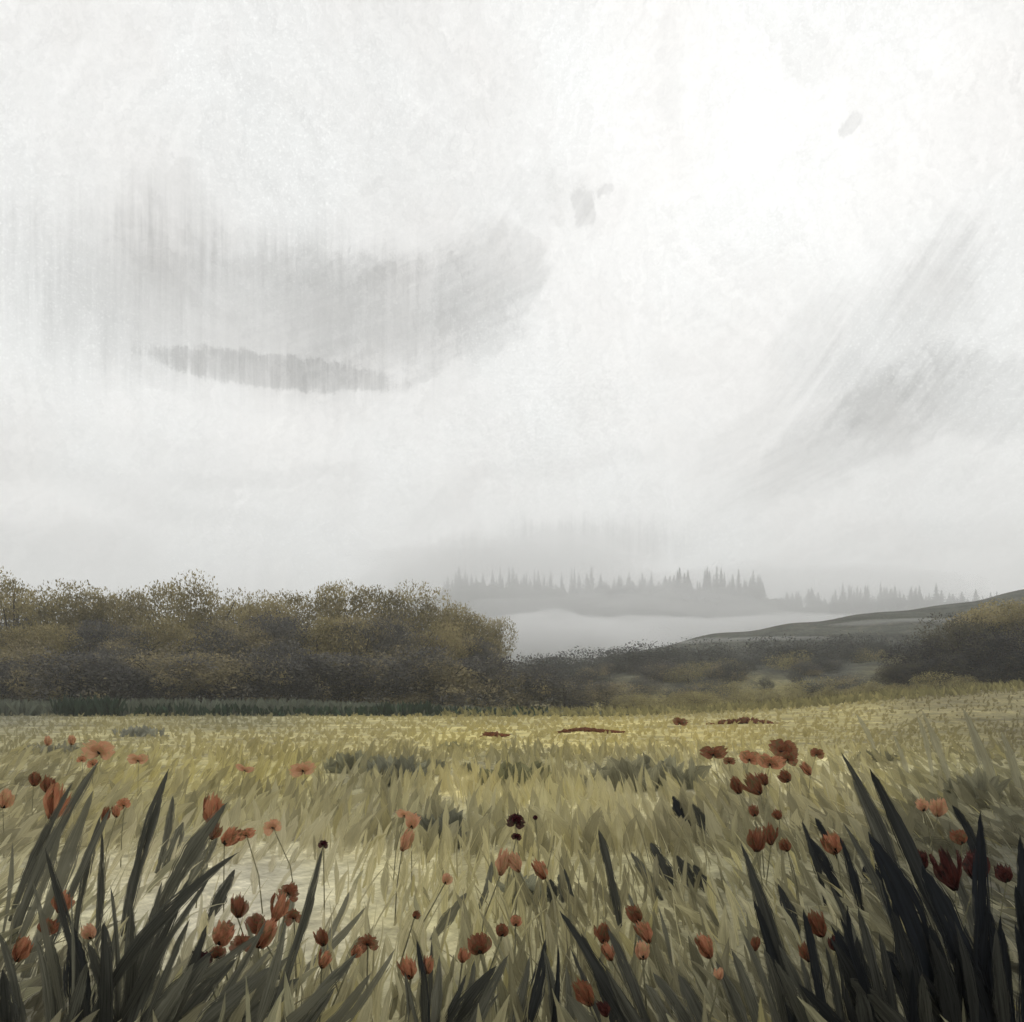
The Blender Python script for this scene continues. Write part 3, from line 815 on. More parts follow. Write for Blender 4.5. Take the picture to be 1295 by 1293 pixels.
# ------------------------------------------------------------------ low grey-olive plants standing out in the meadow
def low_plant(px, py, wpx, hpx, colr, label, seed, n=70):
    d = gd(py + hpx / 2); x = (px - 647.5) / F * d; z = float(ground_z(np.array([x]), np.array([d]))[0])
    W = wpx / F * d; Hh = hpx / F * d
    r = np.random.default_rng(seed)
    bx = x + r.uniform(-0.5, 0.5, n) * W; by = d + r.uniform(-0.3, 0.3, n) * W
    le = r.normal(0.2 if px < 700 else -0.4, 0.7, n); L = r.uniform(0.5, 1.2, n) * Hh * (1 - 1.2 * np.abs((bx - x) / W) ** 2)
    P0 = np.c_[bx, by, 0 * bx + z]; P2 = P0 + np.c_[np.sin(le) * L, 0 * bx, np.cos(le) * L]
    P1 = (P0 + P2) / 2 + np.c_[0 * bx, 0 * bx, 0.15 * L]
    V, Qd, C, UV = strips(P0, P1, P2, L * r.uniform(0.22, 0.45, n), 1.5 * lin(colr) * np.exp(r.normal(0, 0.18, n))[:, None], 4, seed=seed)
    c0 = np.array([x, d, z])
    tag(mesh_obj('low_plant', V, Qd, near_m, col=C, uv=UV, origin=c0), label, 'plant').location = c0


for i, a in enumerate([
    (445, 965, 60, 26, (104, 103, 84), 'grey-olive leafy mound left of the pair in the middle meadow'),
    (500, 975, 66, 36, (98, 98, 84), 'largest grey leafy mound in the middle of the meadow'),
    (545, 970, 34, 20, (108, 107, 88), 'small round grey plant between the big mound and the dots'),
    (575, 943, 44, 10, (114, 111, 84), 'flat dark streak of leaves in the far meadow'),
    (592, 972, 12, 14, (106, 104, 82), 'tiny round dark tuft beside the flat streak of leaves'),
    (650, 978, 84, 30, (100, 99, 74), 'wide feathery olive plant in the centre of the meadow'),
    (560, 1050, 30, 48, (88, 88, 76), 'upright smudged grey plant beside the pale orange poppy'),
    (660, 1122, 44, 34, (112, 112, 96), 'round grey ring of leaves above the dark leaf pair'),
    (790, 980, 80, 40, (116, 113, 92), 'drooping grey-olive leaves right of the meadow centre'),
    (845, 975, 70, 44, (114, 112, 92), 'loose grey leaves leaning left before the poppy bed'),
    (1110, 955, 50, 14, (98, 96, 76), 'flat dark plant in the far meadow right of the poppy bed'),
    (1238, 1000, 44, 48, (104, 102, 84), 'translucent grey leaf plant near the right edge'),
    (70, 945, 60, 14, (116, 114, 98), 'grey smudge of leaves far off at the left'),
    (175, 925, 60, 14, (110, 110, 100), 'bluish grey leaf patch far off near the left wood'),
    (640, 893, 52, 7, (128, 124, 100), 'pale flat plant at the far edge of the meadow under the wood'),
]):
    low_plant(*a, seed=300 + i)


# ------------------------------------------------------------------ strap-leaved plants of the foreground
def tone_col(tn):
    a, b_, c_ = lin((20, 24, 31)), lin((104, 103, 90)), lin((172, 168, 142))
    if tn <= 0.5: return a + (b_ - a) * (tn / 0.5) ** 1.0
    return b_ + (c_ - b_) * min((tn - 0.5) / 0.5, 1)


def leaf_geo(bx, by, tx, ty, w, tn, bend=0.0, prof='strap', seed=0, d0=1.8):
    """one leaf from its foot to its tip; feet shown above the lower edge stand on the ground there"""
    if by >= 1262:
        d = d0; yg = HOR + EYE * F / d
        k = (yg - by) / max(by - ty, 20); bx += (bx - tx) * k * 0.5; by = yg
    else:
        d = gd(by)
    r = random.Random(seed)
    p0 = px2w(bx, by, d); p0[2] = 0.0 if by > HOR + 10 else p0[2]
    d2 = d * (1 + r.uniform(-0.05, 0.03))
    p2 = px2w(tx, ty, d2)
    ax = p2 - p0; L = np.linalg.norm(ax)
    sd = np.array([ax[2], 0, -ax[0]]) / (L + 1e-9)
    p1 = (p0 + p2) / 2 + sd * bend * L + np.array([0, r.uniform(-.06, .06) * L, 0])
    col = tone_col(tn) * (1 + r.uniform(-.1, .1))
    return strips(p0, p1, p2, 1.2 * w / F * d, col, 16, prof=prof, fold=0.3, yaw=0.25, seed=seed, power=0.6, base_w=0.5), p0


LF = 0
GLEAF = 'dark strap-leaved clumps in the foreground'


def clump(label, leaves, mat=None, name='strap_leaf_plant', group=GLEAF):
    global LF
    geos = []
    for a in leaves:
        LF += 1
        geos.append((leaf_geo(*a[:6], bend=a[6] if len(a) > 6 else 0.06, prof=a[7] if len(a) > 7 else 'strap', seed=1000 + LF), a[5]))
    c = np.mean([p0 for (_, p0), _ in geos], axis=0); c[2] = 0
    root = tag(empty(name, c), label, 'plant', group)
    for ((V, Qd, C, UV), p0), tn in geos:
        mt = mat or (dark_m if tn < 0.42 else near_m)
        o = mesh_obj('leaf', V, Qd, mt, root, col=C, uv=UV, origin=c)
    return root


def fill(x0, x1, n, tx, ty, w, tn, seed, sp=30):
    """extra leaves low in a clump"""
    r = random.Random(seed); out = []
    n = int(n * 0.6); tn = tn + 0.06
    for i in range(n):
        bx = r.uniform(x0, x1)
        out.append((bx, 1293, bx + tx + r.uniform(-sp, sp), ty + r.uniform(-45, 35), w * r.uniform(.6, 1.3), min(max(tn + r.uniform(-.12, .16), 0.02), .9), r.uniform(-.08, .1)))
    return out


clump('tall grey leaves at the far left, the widest tipped at a pale rust poppy', [
    (8, 1215, 126, 962, 17, .30, -.06), (12, 1165, 92, 990, 12, .22, -.04), (2, 1190, 16, 1065, 6, .48), (22, 1293, 0, 1180, 20, .25), (62, 1293, 46, 1185, 18, .38), (8, 1293, 4, 1225, 26, .12),
    (45, 1250, 140, 1022, 13, .32, -.05), (30, 1240, 118, 1000, 20, .42, -.03), (4, 1230, 78, 1045, 12, .45)])
clump('dark forked leaf clump in the left foreground with one blade leaning left', [
    (112, 1293, 57, 1072, 15, .12, .02), (92, 1215, 128, 1030, 11, .24, -.03), (118, 1230, 129, 1050, 10, .22), (96, 1293, 93, 1172, 30, .06), (72, 1293, 66, 1190, 20, .34), (128, 1293, 132, 1165, 22, .12),
    (78, 1293, 40, 1110, 10, .45), (150, 1293, 165, 1130, 14, .22), (140, 1293, 140, 1120, 8, .3), (86, 1293, 89, 1118, 4, .4)] + fill(70, 150, 6, 10, 1200, 20, .16, 1))
clump('wide fan of dark leaves sweeping right in the left foreground', [
    (155, 1195, 214, 972, 17, .16, -.05), (198, 1105, 219, 1006, 10, .30), (186, 1185, 288, 1015, 20, .30, -.05), (118, 1293, 302, 1078, 17, .16, -.16), (140, 1293, 266, 1110, 12, .20, -.05),
    (160, 1293, 240, 1110, 20, .18, -.04), (130, 1293, 205, 1115, 16, .26), (258, 1175, 297, 1100, 15, .18, .0, 'lens'), (205, 1108, 232, 1040, 15, .36, 0, 'lens'), (235, 1125, 275, 1060, 16, .36, 0, 'lens'),
    (170, 1293, 335, 1178, 15, .36, -.06), (190, 1293, 262, 1170, 17, .16)] + fill(130, 240, 9, 75, 1205, 18, .18, 2))
clump('lone slender stalk leaf carrying the tiny maroon bud, left of centre', [(335, 1262, 409, 1070, 11, .24, .03), (352, 1240, 398, 1130, 10, .3, .06)], group=None)
clump('low grey leaves fanning right below the rust poppy cluster', [
    (250, 1293, 345, 1222, 22, .28, -.08), (300, 1293, 378, 1238, 24, .3, -.08), (215, 1293, 300, 1212, 20, .24, -.06), (370, 1293, 424, 1248, 15, .3), (362, 1293, 452, 1206, 17, .34, -.04), (320, 1262, 362, 1165, 12, .4),
    (375, 1235, 462, 1148, 9, .48), (400, 1212, 442, 1128, 8, .5), (410, 1293, 500, 1200, 10, .5), (345, 1200, 372, 1130, 10, .5)] + fill(240, 420, 8, 80, 1225, 18, .32, 3))
clump('short dark leaf clump at the bottom just left of centre', [
    (536, 1293, 527, 1188, 10, .06), (530, 1293, 546, 1188, 7, .24), (546, 1293, 590, 1232, 10, .12), (566, 1293, 628, 1222, 20, .12, -.08), (592, 1293, 643, 1208, 20, .26, -.05), (542, 1285, 556, 1208, 13, .34),
    (520, 1293, 512, 1230, 12, .3), (575, 1293, 600, 1215, 14, .3)] + fill(520, 600, 4, 20, 1240, 14, .22, 4))
clump('curved black blade pair at the bottom centre', [
    (652, 1293, 690, 1188, 17, .06, .10), (692, 1293, 706, 1196, 8, .03), (702, 1293, 688, 1200, 13, .26), (640, 1293, 670, 1210, 14, .3), (715, 1293, 716, 1220, 12, .4)])
clump('dark blades leaning left, right of bottom centre', [
    (798, 1293, 708, 1152, 18, .08, .06), (822, 1293, 768, 1172, 15, .2, .05), (786, 1186, 757, 1048, 12, .16, .03), (729, 1168, 713, 1098, 6, .14), (780, 1293, 735, 1180, 14, .1), (760, 1293, 722, 1200, 10, .14),
    (892, 1293, 858, 1232, 24, .26), (876, 1293, 826, 1230, 19, .26), (852, 1250, 832, 1145, 5, .42), (812, 1210, 795, 1130, 8, .4)] + fill(760, 900, 6, -45, 1225, 15, .26, 5))
clump('tall narrow black blades leaning left, first big clump on the right', [
    (1010, 1293, 937, 1066, 17, .12, .05), (1002, 1293, 953, 1138, 21, .04, .06), (1012, 1200, 984, 1118, 15, .07), (1044, 1272, 1016, 1150, 15, .03, .03), (1062, 1293, 1044, 1196, 11, .14), (986, 1293, 940, 1180, 10, .3),
    (1030, 1293, 985, 1195, 14, .24), (962, 1293, 925, 1200, 14, .34), (945, 1293, 905, 1215, 16, .28)] + fill(930, 1060, 5, -40, 1215, 15, .26, 6))
clump('thin pointed blades in front of the orange poppy in the right foreground', [
    (1046, 1150, 1014, 1038, 10, .07), (1070, 1152, 1023, 1058, 13, .03, .04), (1060, 1105, 1031, 1034, 11, .04), (1092, 1180, 1062, 1058, 11, .03), (1088, 1293, 1076, 1165, 26, .38), (1090, 1215, 1050, 1120, 9, .14)])
clump('massive black blades, the broadest of all, leaning left in the right foreground', [
    (1185, 1293, 1098, 1052, 40, .015, .10), (1240, 1293, 1166, 1095, 34, .02, .09), (1218, 1240, 1100, 972, 18, .07, .04), (1150, 1150, 1064, 952, 14, .15, .05), (1140, 1160, 1078, 985, 11, .24, .03),
    (1118, 1118, 1092, 1096, 26, .01, .0, 'lens'), (1162, 1293, 1128, 1150, 26, .06), (1132, 1293, 1112, 1180, 14, .12), (1200, 1293, 1176, 1170, 30, .03), (1248, 1293, 1205, 1180, 28, .03), (1240, 1210, 1193, 1080, 15, .22),
    (1150, 1230, 1066, 1040, 12, .2)] + fill(1075, 1300, 26, -34, 1215, 22, .0, 77, 40) + fill(1100, 1260, 34, -38, 1190, 15, .0, 7, 45))
clump('upright black blades crowding the right edge, one with a blunt top', [
    (1262, 1293, 1240, 1026, 23, .015, -.03), (1248, 1100, 1204, 1018, 11, .04), (1240, 1120, 1218, 1040, 9, .05), (1275, 1293, 1247, 1145, 22, .02), (1292, 1293, 1290, 1056, 22, .02), (1278, 1293, 1262, 1188, 14, .03),
    (1310, 1293, 1284, 1120, 22, .03), (1330, 1293, 1300, 1060, 24, .05)] + fill(1215, 1330, 20, -20, 1185, 15, .0, 8, 30))
# separate short leaves out in the meadow
for a, lb in [
    ((871, 1050, 851, 1007, 14, .03, 0, 'lens'), 'single short black leaf, left of a pair above the right foreground'),
    ((905, 1064, 876, 1017, 14, .14, 0, 'lens'), 'single short dark leaf, right of a pair above the right foreground'),
    ((851, 1128, 823, 1066, 18, .14, .05, 'lens'), 'dark curved leaf in the middle of three below the meadow pair'),
    ((838, 1140, 798, 1078, 11, .26, 0, 'lens'), 'thin grey leaf left of the dark curved one'),
    ((880, 1128, 856, 1082, 16, .14, 0, 'lens'), 'dark leaf blot right of the curved one'),
    ((900, 1134, 877, 1094, 14, .12, 0, 'lens'), 'dark leaf blot furthest right in its row of four'),
    ((700, 1146, 696, 1112, 15, .12, 0, 'lens'), 'short plump dark leaf near the centre of the foreground'),
    ((712, 1142, 707, 1106, 11, .32, 0, 'lens'), 'short plump grey leaf right beside the dark one near the centre'),
    ((671, 1138, 669, 1124, 12, .10, 0, 'lens'), 'tiny dark leaf dot left of the plump leaves'),
    ((460, 1062, 480, 1030, 8, .4, 0, 'lens'), 'thin grey leaf leaning right in the middle meadow'),
    ((605, 1150, 622, 1090, 9, .40, .1, 'lens'), 'pale outlined leaf curving up right of the centre-left'),
    ((545, 1190, 590, 1130, 12, .42, .0, 'lens'), 'translucent pale leaf leaning right at the centre-left'),
]:
    clump(lb, [a], name='short_leaf', group=None)
clump('ghostly pale tall blades in the far right meadow', [
    (1212, 1020, 1166, 898, 9, .85, .02), (1265, 1020, 1218, 896, 14, .75, .02), (1180, 1000, 1160, 905, 6, .8), (1292, 1020, 1266, 925, 12, .8), (1110, 960, 1082, 902, 6, .85), (1150, 990, 1130, 930, 7, .8), (1240, 980, 1226, 905, 6, .85)],
    mat=pale_m, name='pale_blade_plant', group=None)


# ------------------------------------------------------------------ poppies
def petal_mat(name, c1, c2, c3):
    m = bpy.data.materials.new(name); m.use_nodes = True
    t = NT(m.node_tree); t.n.clear()
    uv = t.n.new('ShaderNodeUVMap').outputs[0]
    s = t.n.new('ShaderNodeSeparateXYZ'); t.l.new(uv, s.inputs[0])
    st = t.noise(t.mapping(uv, scale=(9, 2, 1)), 1, 4, 0.7, 0.5)
    bl = t.noise(t.mapping(uv, scale=(2.5, 2.5, 1)), 1, 3, 0.6, 0.8)
    col = t.mix(t.mr(st, 0.35, 0.65), c1, c2)
    col = t.mix(t.mr(bl, 0.50, 0.66, smooth=True), col, c3)
    col = t.mix(t.mr(s.outputs[1], 0.0, 0.22, 0.9, 0.0, smooth=True), col, tuple(v * 0.35 for v in c2))   # dark eye of the flower
    b = t.n.new('ShaderNodeBsdfPrincipled'); t.l.new(col, b.inputs['Base Color']); b.inputs['Roughness'].default_value = 0.6
    b.inputs['Specular IOR Level'].default_value = 0.15
    tr = t.n.new('ShaderNodeBsdfTranslucent'); t.l.new(col, tr.inputs['Color'])
    mx = t.n.new('ShaderNodeMixShader'); mx.inputs[0].default_value = 0.35
    t.l.new(b.outputs[0], mx.inputs[1]); t.l.new(tr.outputs[0], mx.inputs[2])
    fl = t.mr(t.math('ADD', st, t.mr(s.outputs[1], 0.75, 1.0, 0.0, -0.16)), 0.30, 0.36, 0.0, 0.94)      # thin torn rims
    tp = t.n.new('ShaderNodeBsdfTransparent'); m2 = t.n.new('ShaderNodeMixShader')
    t.l.new(fl, m2.inputs[0]); t.l.new(tp.outputs[0], m2.inputs[1]); t.l.new(mx.outputs[0], m2.inputs[2])
    t.l.new(m2.outputs[0], t.n.new('ShaderNodeOutputMaterial').inputs[0])
    return m


L3 = lambda *c: tuple(float(v) for v in lin(c))
PM = {
    'orange': petal_mat('orange_petals', L3(196, 140, 108), L3(164, 102, 76), L3(136, 112, 78)),
    'rust': petal_mat('rust_petals', L3(146, 92, 68), L3(104, 62, 44), L3(104, 92, 64)),
    'pale': petal_mat('pale_orange_petals', L3(206, 158, 128), L3(190, 138, 108), L3(176, 150, 110)),
    'maroon': petal_mat('maroon_petals', L3(66, 14, 26), L3(40, 8, 18), L3(30, 8, 14)),
    'red': petal_mat('dark_red_petals', L3(92, 46, 40), L3(58, 28, 28), L3(40, 28, 28)),
}
stem_m = leafy_mat('stem_green', (0.20, 0.19, 0.12), (0.32, 0.30, 0.19), 30)
seed_m = leafy_mat('seed_head', (0.02, 0.018, 0.015), (0.05, 0.045, 0.03), 60)


def petal_geo(w, h, cup, seed, nu=8, nv=7):
    """one crumpled petal: foot at the origin, opening along +Z, cupped towards -Y"""
    r = random.Random(seed); V = []; UV = []
    o1, o2 = r.uniform(0, 9), r.uniform(0, 9)
    for j in range(nv + 1):
        v = j / nv
        ww = w * (math.sin(math.pi * (0.10 + 0.64 * v)) ** 0.8)
        for i in range(nu + 1):
            u = i / nu - 0.5
            rim = 1 - 0.24 * (2 * abs(u)) ** 2.6 + 0.09 * math.sin(u * 17 + o1) * v + 0.06 * math.sin(u * 31 + o2) * v
            x = ww * u; z = h * v * rim
            y = -cup * h * (math.sin(v * 2.2) * 0.5) + cup * ww * (2 * u) ** 2 * -0.4 + 0.05 * h * math.sin(u * 13 + v * 5 + o2)
            V.append((x, y, z)); UV.append((i / nu + o1, v))
    Q = [(j * (nu + 1) + i, j * (nu + 1) + i + 1, (j + 1) * (nu + 1) + i + 1, (j + 1) * (nu + 1) + i) for j in range(nv) for i in range(nu)]
    return np.array(V), Q, np.array(UV)


PN = 0


def rotm(ax, a):
    c, s = math.cos(a), math.sin(a)
    return np.array({'x': [[1, 0, 0], [0, c, -s], [0, s, c]], 'y': [[c, 0, s], [0, 1, 0], [-s, 0, c]], 'z': [[c, -s, 0], [s, c, 0], [0, 0, 1]]}[ax])


def poppy(px, py, wpx, hpx, tone, label, ang=0.0, hf=None, group=None, bare_stem=True, d=None):
    """a poppy whose blossom shows about wpx x hpx at (px, py); ang leans it clockwise"""
    global PN
    PN += 1; r = random.Random(500 + PN)
    if d is None:
        if hf is None: hf = 0.34 if py < 1000 else (0.30 if py < 1100 else 0.24)
        d = min((EYE - hf) * F / (py - HOR), 24)
    c = px2w(px, py, d)
    w = wpx / F * d; h = hpx / F * d
    gx = c[0] + r.uniform(-.06, .06) - 0.10 * math.sin(R(ang)); gz = float(ground_z(np.array([gx]), np.array([d]))[0])
    root = tag(empty('poppy', (gx, d, gz)), label, 'poppy', group)
    root_np = np.array([gx, d, gz])
    RA = rotm('y', R(ang))
    foot = c + RA @ np.array([0, 0, -h * 0.5])
    small = max(wpx, hpx) < 13
    ratio = h / max(w, 1e-6)
    spec = []
    if ratio > 1.2:                                   # tall closed cup seen from the side: petals wrapped round each other
        spec = [(w * 0.95, h, 0.25, 0.0, 0.0, 0.0), (w * 0.75, h * 0.85, 0.3, 9.0, 60.0, 0.0), (w * 0.75, h * 0.94, 0.3, -9.0, -70.0, 0), (w * 0.8, h * 0.9, 0.25, 0.0, 180.0, 0)]
    elif ratio > 0.7:                                  # half-open bowl
        spec = [(w * 0.8, h * 0.95, 0.35, -20, 20, 8), (w * 0.8, h * 0.9, 0.35, 24, -25, 8), (w * 0.8, h * 0.98, 0.3, 4, 180, 10), (w * 0.6, h * 0.7, 0.3, 0, 5, -18)]
    else:                                              # open, flat flower seen edge on
        spec = [(h * 1.3, w * 0.52, 0.3, -68, 15, 0), (h * 1.3, w * 0.52, 0.3, 68, -15, 0), (w * 0.55, h * 0.9, 0.3, 0, 180, 20), (w * 0.5, h * 0.7, 0.3, 12, 0, -25)]
        foot = c + RA @ np.array([0, 0, -h * 0.30])
    if small: spec = spec[:2] + spec[2:3]
    for i, (pw, ph, cup, tilt, turn, back_) in enumerate(spec):
        V, Qd, UV = petal_geo(pw, ph, cup * r.uniform(.8, 1.2), r.random() * 1e6)
        M = RA @ rotm('y', R(tilt + r.uniform(-8, 8))) @ rotm('x', R(-back_)) @ rotm('z', R(turn + r.uniform(-12, 12)))
        V = V @ M.T + foot
        mesh_obj('petal', V, Qd, PM[tone if not (tone == 'orange' and i == 2) else 'rust'], root, uv=UV, origin=root_np)
    sh = min(w, h) * 0.16
    SV = []; SQ = []
    for i in range(7):
        th = math.pi * i / 6
        for j in range(8):
            ph_ = 2 * math.pi * j / 8
            rr = sh * math.sin(th) * (1 if i > 2 else 1.1)
            SV.append(foot + RA @ np.array([rr * math.cos(ph_), rr * math.sin(ph_), sh * 0.9 + sh * 1.1 * math.cos(th)]))
    for i in range(6):
        for j in range(8):
            SQ.append((i * 8 + j, i * 8 + (j + 1) % 8, (i + 1) * 8 + (j + 1) % 8, (i + 1) * 8 + j))
    mesh_obj('seed_head', SV, SQ, seed_m, root, origin=root_np)
    g0 = root_np + np.array([0, 0, -0.01]); f = np.array(foot)
    mid = (g0 + f) / 2 + np.array([-(f[0] - g0[0]) * 0.25, 0, 0])
    V, Qd = tube([g0, (g0 * .5 + mid * .5), mid, mid * .4 + f * .6, f], [0.0028, 0.0025, 0.0022, 0.002, 0.0018], 6)
    mesh_obj('stem', V, Qd, stem_m, root, origin=root_np)
    return root


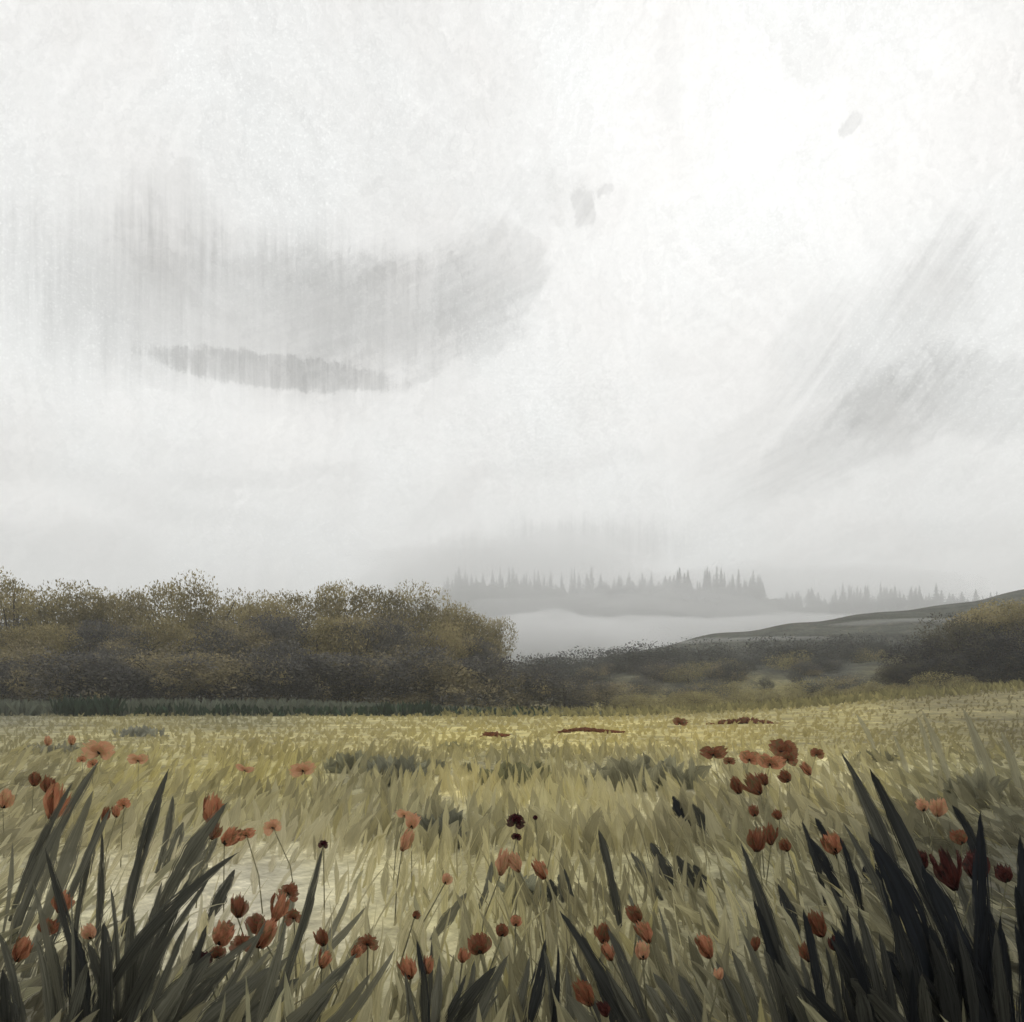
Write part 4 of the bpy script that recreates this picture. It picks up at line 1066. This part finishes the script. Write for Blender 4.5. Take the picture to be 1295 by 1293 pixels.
poppies = [
    # left, far and middle
    (126, 948, 42, 19, 'pale', 'wide pale rust poppy crowning the tallest leaf at the left', 0),
    (104, 960, 13, 7, 'orange', 'tiny orange poppy left under the wide pale rust one', 0),
    (117, 965, 15, 8, 'orange', 'tiny orange poppy at the tip of the tallest left leaf', -20),
    (175, 960, 28, 10, 'pale', 'flat faint orange poppy right of the wide pale rust one', 0),
    (91, 936, 9, 13, 'pale', 'smallest pale poppy, hooked, in the far left meadow', 10),
    (61, 937, 8, 13, 'pale', 'faint ochre poppy furthest left in the far meadow', 15),
    (44, 985, 13, 19, 'rust', 'small rust poppy, left one of two upright neighbours at the left edge', 10),
    (62, 992, 16, 22, 'rust', 'small rust poppy, right one of two upright neighbours at the left edge', 15),
    (73, 1014, 24, 48, 'orange', 'tall orange closed poppy leaning right at the left edge', 18),
    (8, 1010, 16, 26, 'pale', 'pale orange poppy cut by the left border', 20),
    (156, 1016, 20, 12, 'orange', 'hooked orange poppy right of the dark forked leaves', -20),
    (147, 1026, 9, 16, 'orange', 'narrow orange poppy under the hooked one', 0),
    (134, 1030, 9, 22, 'rust', 'narrow dark rust poppy against a dark leaf tip at the left', 18),
    (270, 1024, 20, 42, 'orange', 'tall upright orange poppy standing clear left of centre', 8),
    (272, 1050, 11, 26, 'rust', 'dark rust poppy directly under the tall upright orange one', 20),
    (292, 1058, 24, 26, 'orange', 'ragged orange poppy right of the dark rust one', 40),
    (311, 1054, 26, 11, 'orange', 'flat orange poppy joined to the ragged one', -15),
    (344, 1044, 24, 14, 'pale', 'faint orange poppy right of the ragged pair', -25),
    (409, 1067, 13, 8, 'maroon', 'tiny maroon bud on the tip of the lone stalk leaf', 5),
    (383, 972, 34, 14, 'pale', 'broad faint orange poppy far off left of centre', -10),
    (310, 973, 26, 6, 'pale', 'thin faint orange poppy far off left of the broad faint one', 5),
    # left foreground
    (79, 1140, 24, 30, 'orange', 'orange poppy behind the left-leaning dark blade', 15),
    (62, 1172, 24, 20, 'rust', 'round rust poppy below the one behind the blade', 30),
    (29, 1200, 20, 36, 'orange', 'long orange poppy low at the left edge', 30),
    (112, 1178, 18, 20, 'pale', 'pale ochre poppy between the forked dark blades', -20),
    (303, 1146, 18, 30, 'rust', 'upright rust poppy rising from the big cluster on pale ground', 10),
    (283, 1180, 28, 32, 'orange', 'orange-brown poppy on the left of the big cluster', 20),
    (256, 1212, 19, 28, 'maroon', 'deep maroon poppy hanging at the lower left of the big cluster', -15),
    (276, 1204, 22, 16, 'rust', 'dark rust poppy next to the deep maroon one', 10),
    (322, 1168, 26, 26, 'rust', 'curled brown poppy at the heart of the big cluster', -30),
    (338, 1180, 22, 44, 'orange', 'long leaning orange poppy on the right of the big cluster', 32),
    (354, 1148, 14, 40, 'orange', 'slim orange poppy leaning up to the topmost of the big cluster', 22),
    (366, 1126, 26, 18, 'rust', 'topmost rust poppy of the big cluster on pale ground', 10),
    (371, 1158, 22, 15, 'rust', 'brown poppy at the right side of the big cluster', -10),
    (306, 1192, 30, 18, 'rust', 'olive-brown poppy in the bottom row of the big cluster', 0),
    (406, 1185, 15, 24, 'rust', 'brown poppy above the hooked one, right of the big cluster', -15),
    (412, 1213, 12, 26, 'orange', 'hooked orange poppy by itself right of the big cluster', 25),
    (464, 1191, 28, 16, 'rust', 'dark rust poppy left of centre with a bent head', -15),
    (451, 1203, 14, 18, 'orange', 'small orange poppy beneath the bent dark rust head', 30),
    # centre
    (522, 1038, 18, 20, 'pale', 'faint pink-orange poppy at the top of a curved trio', 10),
    (512, 1030, 22, 8, 'pale', 'flat faint orange poppy heading the curved trio', 20),
    (515, 1062, 12, 32, 'pale', 'slim faint orange poppy at the foot of the curved trio', 25),
    (653, 1037, 23, 15, 'maroon', 'largest of the three deep maroon poppies in the middle', 15),
    (677, 1034, 8, 6, 'maroon', 'smallest of the three deep maroon poppies in the middle', 0),
    (653, 1058, 14, 7, 'maroon', 'lower of the three deep maroon poppies in the middle', 5),
    (565, 1111, 13, 14, 'pale', 'small blurred orange poppy left of the forked faint one', 20),
    (637, 1090, 12, 36, 'pale', 'left prong of a forked pair of faint orange poppies', 14),
    (650, 1090, 11, 30, 'pale', 'right prong of a forked pair of faint orange poppies', -28),
    (682, 1100, 13, 28, 'orange', 'small orange poppy leaning left above the plump dark leaf', -30),
    (606, 1193, 34, 26, 'rust', 'wide brown-orange poppy in the centre foreground', -5),
    (587, 1208, 13, 20, 'orange', 'small orange poppy hanging left of the wide brown one', 15),
    (635, 1176, 20, 16, 'rust', 'brown poppy up and right of the wide brown one', 0),
    (652, 1164, 16, 14, 'orange', 'ragged orange poppy above the brown one in the centre foreground', 0),
    (527, 1157, 12, 10, 'rust', 'tiny rust poppy alone above the bottom centre clump', 35),
    (515, 1224, 19, 30, 'orange', 'orange poppy left of the bottom centre leaf blades', -15),
    (542, 1220, 13, 24, 'orange', 'orange poppy right of the bottom centre leaf blades', 10),
    (762, 1180, 19, 28, 'rust', 'rust poppy between two dark blades right of centre', -10),
    (769, 1203, 12, 26, 'orange', 'slim orange poppy right under the rust one between dark blades', -20),
    (801, 1156, 20, 24, 'rust', 'dark rust poppy above a leaning orange one right of centre', -30),
    (815, 1178, 14, 32, 'orange', 'leaning orange poppy below the dark rust one', -25),
    (813, 1202, 19, 24, 'pale', 'rounded pale orange poppy lowest of its column right of centre', 0),
    (738, 1256, 22, 38, 'rust', 'rust poppy at the bottom edge right of centre', -30),
    (763, 1275, 12, 24, 'red', 'dark red poppy at the bottom edge behind a black blade', -25),
    # right bed
    (902, 952, 36, 13, 'rust', 'flat rust poppy at the left end of the far poppy bed', 0),
    (922, 962, 16, 8, 'rust', 'small rust poppy under the flat one at the left end of the bed', 8),
    (990, 946, 38, 20, 'rust', 'broad orange-brown poppy, topmost of the far poppy bed', 12),
    (948, 958, 30, 14, 'orange', 'orange poppy in the left half of the far poppy bed', 5),
    (974, 964, 38, 14, 'orange', 'wide orange poppy in the middle of the far poppy bed', 5),
    (996, 958, 26, 14, 'rust', 'rust poppy overlapping the middle of the far poppy bed', 10),
    (1033, 952, 19, 10, 'rust', 'separate rust poppy at the right end of the far poppy bed', 12),
    (1019, 972, 11, 20, 'orange', 'orange poppy drooping at the lower right of the far bed', -35),
    (931, 993, 14, 24, 'rust', 'olive-rust poppy below the left of the far bed', -20),
    (952, 992, 15, 32, 'rust', 'long dark rust poppy leaning left below the far bed', -38),
    (965, 985, 13, 18, 'rust', 'dark rust poppy beside the long leaning one', -25),
    (992, 982, 14, 18, 'rust', 'dark rust poppy below the middle of the far bed', -40),
    (953, 1025, 15, 15, 'rust', 'round rust poppy, left one of two above the trio', -10),
    (983, 1030, 11, 14, 'rust', 'round rust poppy, right one of two above the trio', -20),
    (957, 1062, 18, 31, 'rust', 'largest rust poppy of the trio below the bed', 0),
    (975, 1055, 13, 28, 'rust', 'middle upright rust poppy of the trio below the bed', 0),
    (992, 1069, 13, 18, 'rust', 'right leaning rust poppy of the trio below the bed', -30),
    # right foreground
    (892, 1196, 19, 34, 'orange', 'two-toned orange poppy left of the right foreground blades', -20),
    (909, 1231, 9, 17, 'pale', 'pale ochre bud hanging under the two-toned orange poppy', 0),
    (1052, 1066, 25, 30, 'orange', 'orange poppy framed by thin black blades at the right', -25),
    (1034, 1168, 20, 36, 'rust', 'rust poppy behind the tall narrow black blades', -20),
    (1056, 1192, 14, 22, 'red', 'dim red poppy right below the rust one behind black blades', -10),
    (1020, 1204, 12, 26, 'rust', 'dim rust poppy left of a black blade in the right foreground', -15),
    (955, 1193, 8, 20, 'rust', 'half hidden rust poppy at the left of the tall narrow blades', 0),
    (1165, 1018, 16, 17, 'pale', 'pale rust poppy, left one of the pair above the massive blades', -20),
    (1186, 1021, 20, 24, 'pale', 'pale rust poppy, right one of the pair above the massive blades', 0),
    (1211, 1059, 18, 20, 'rust', 'small brown-red poppy above the dark red pair', -35),
    (1201, 1098, 17, 58, 'red', 'long drooping dark red poppy left of the dark red pair', -14),
    (1234, 1094, 32, 38, 'red', 'large round dark red poppy near the right edge', 0),
    (1166, 1086, 15, 26, 'red', 'dark red poppy half hidden behind the massive blades', -15),
    (1270, 1104, 20, 24, 'red', 'dim dark red poppy behind the blunt-topped black blade', -15),
    (860, 913, 20, 8, 'rust', 'lone rust poppy far off at the left of the long red streak', 10),
]
for p in poppies:
    poppy(p[0], p[1], p[2], p[3], p[4], p[5], ang=p[6], group='poppies scattered through the meadow')


def drift(px0, px1, py, hpx, tone, label, seed, n=60):
    r = random.Random(seed); hf = 0.10; d = (EYE - hf) * F / (py - HOR); Vs = []; Qs = []; Us = []; o = 0
    for i in range(n):
        u = i / (n - 1)
        px = px0 + (px1 - px0) * u; yy = py + math.sin(u * 7 + seed) * 1.2
        c = px2w(px, yy, d + r.uniform(-.2, .2)); c[2] -= hpx / F * d * 0.5
        th = math.sin(math.pi * min(max(u, 0.06), 0.94)) ** 0.5
        V, Qd, UV = petal_geo(0.16 * r.uniform(.8, 1.3), hpx / F * d * 1.15 * th * r.uniform(.8, 1.15), 0.3, r.random() * 1e5, 6, 5)
        V = V @ rotm('z', r.uniform(-1, 1)).T @ rotm('y', r.uniform(-.5, .5)).T + c
        Vs.append(V); Us.append(UV); Qs += [tuple(k + o for k in q) for q in Qd]; o += len(V)
    V = np.vstack(Vs); c0 = np.array([V[:, 0].mean(), d, 0])
    ob_ = mesh_obj('poppy_drift', V, Qs, PM[tone], uv=np.vstack(Us), origin=c0); ob_.location = c0
    tag(ob_, label, 'poppy drift', None, 'stuff')


drift(896, 985, 913, 7, 'rust', 'long thin red-brown drift of poppies in the far right meadow', 1)
drift(703, 788, 924, 4, 'rust', 'thin wavy rust drift of poppies in the far centre meadow', 2)
drift(611, 642, 929, 4, 'rust', 'short broken rust drift of poppies left of the wavy one', 3, 26)
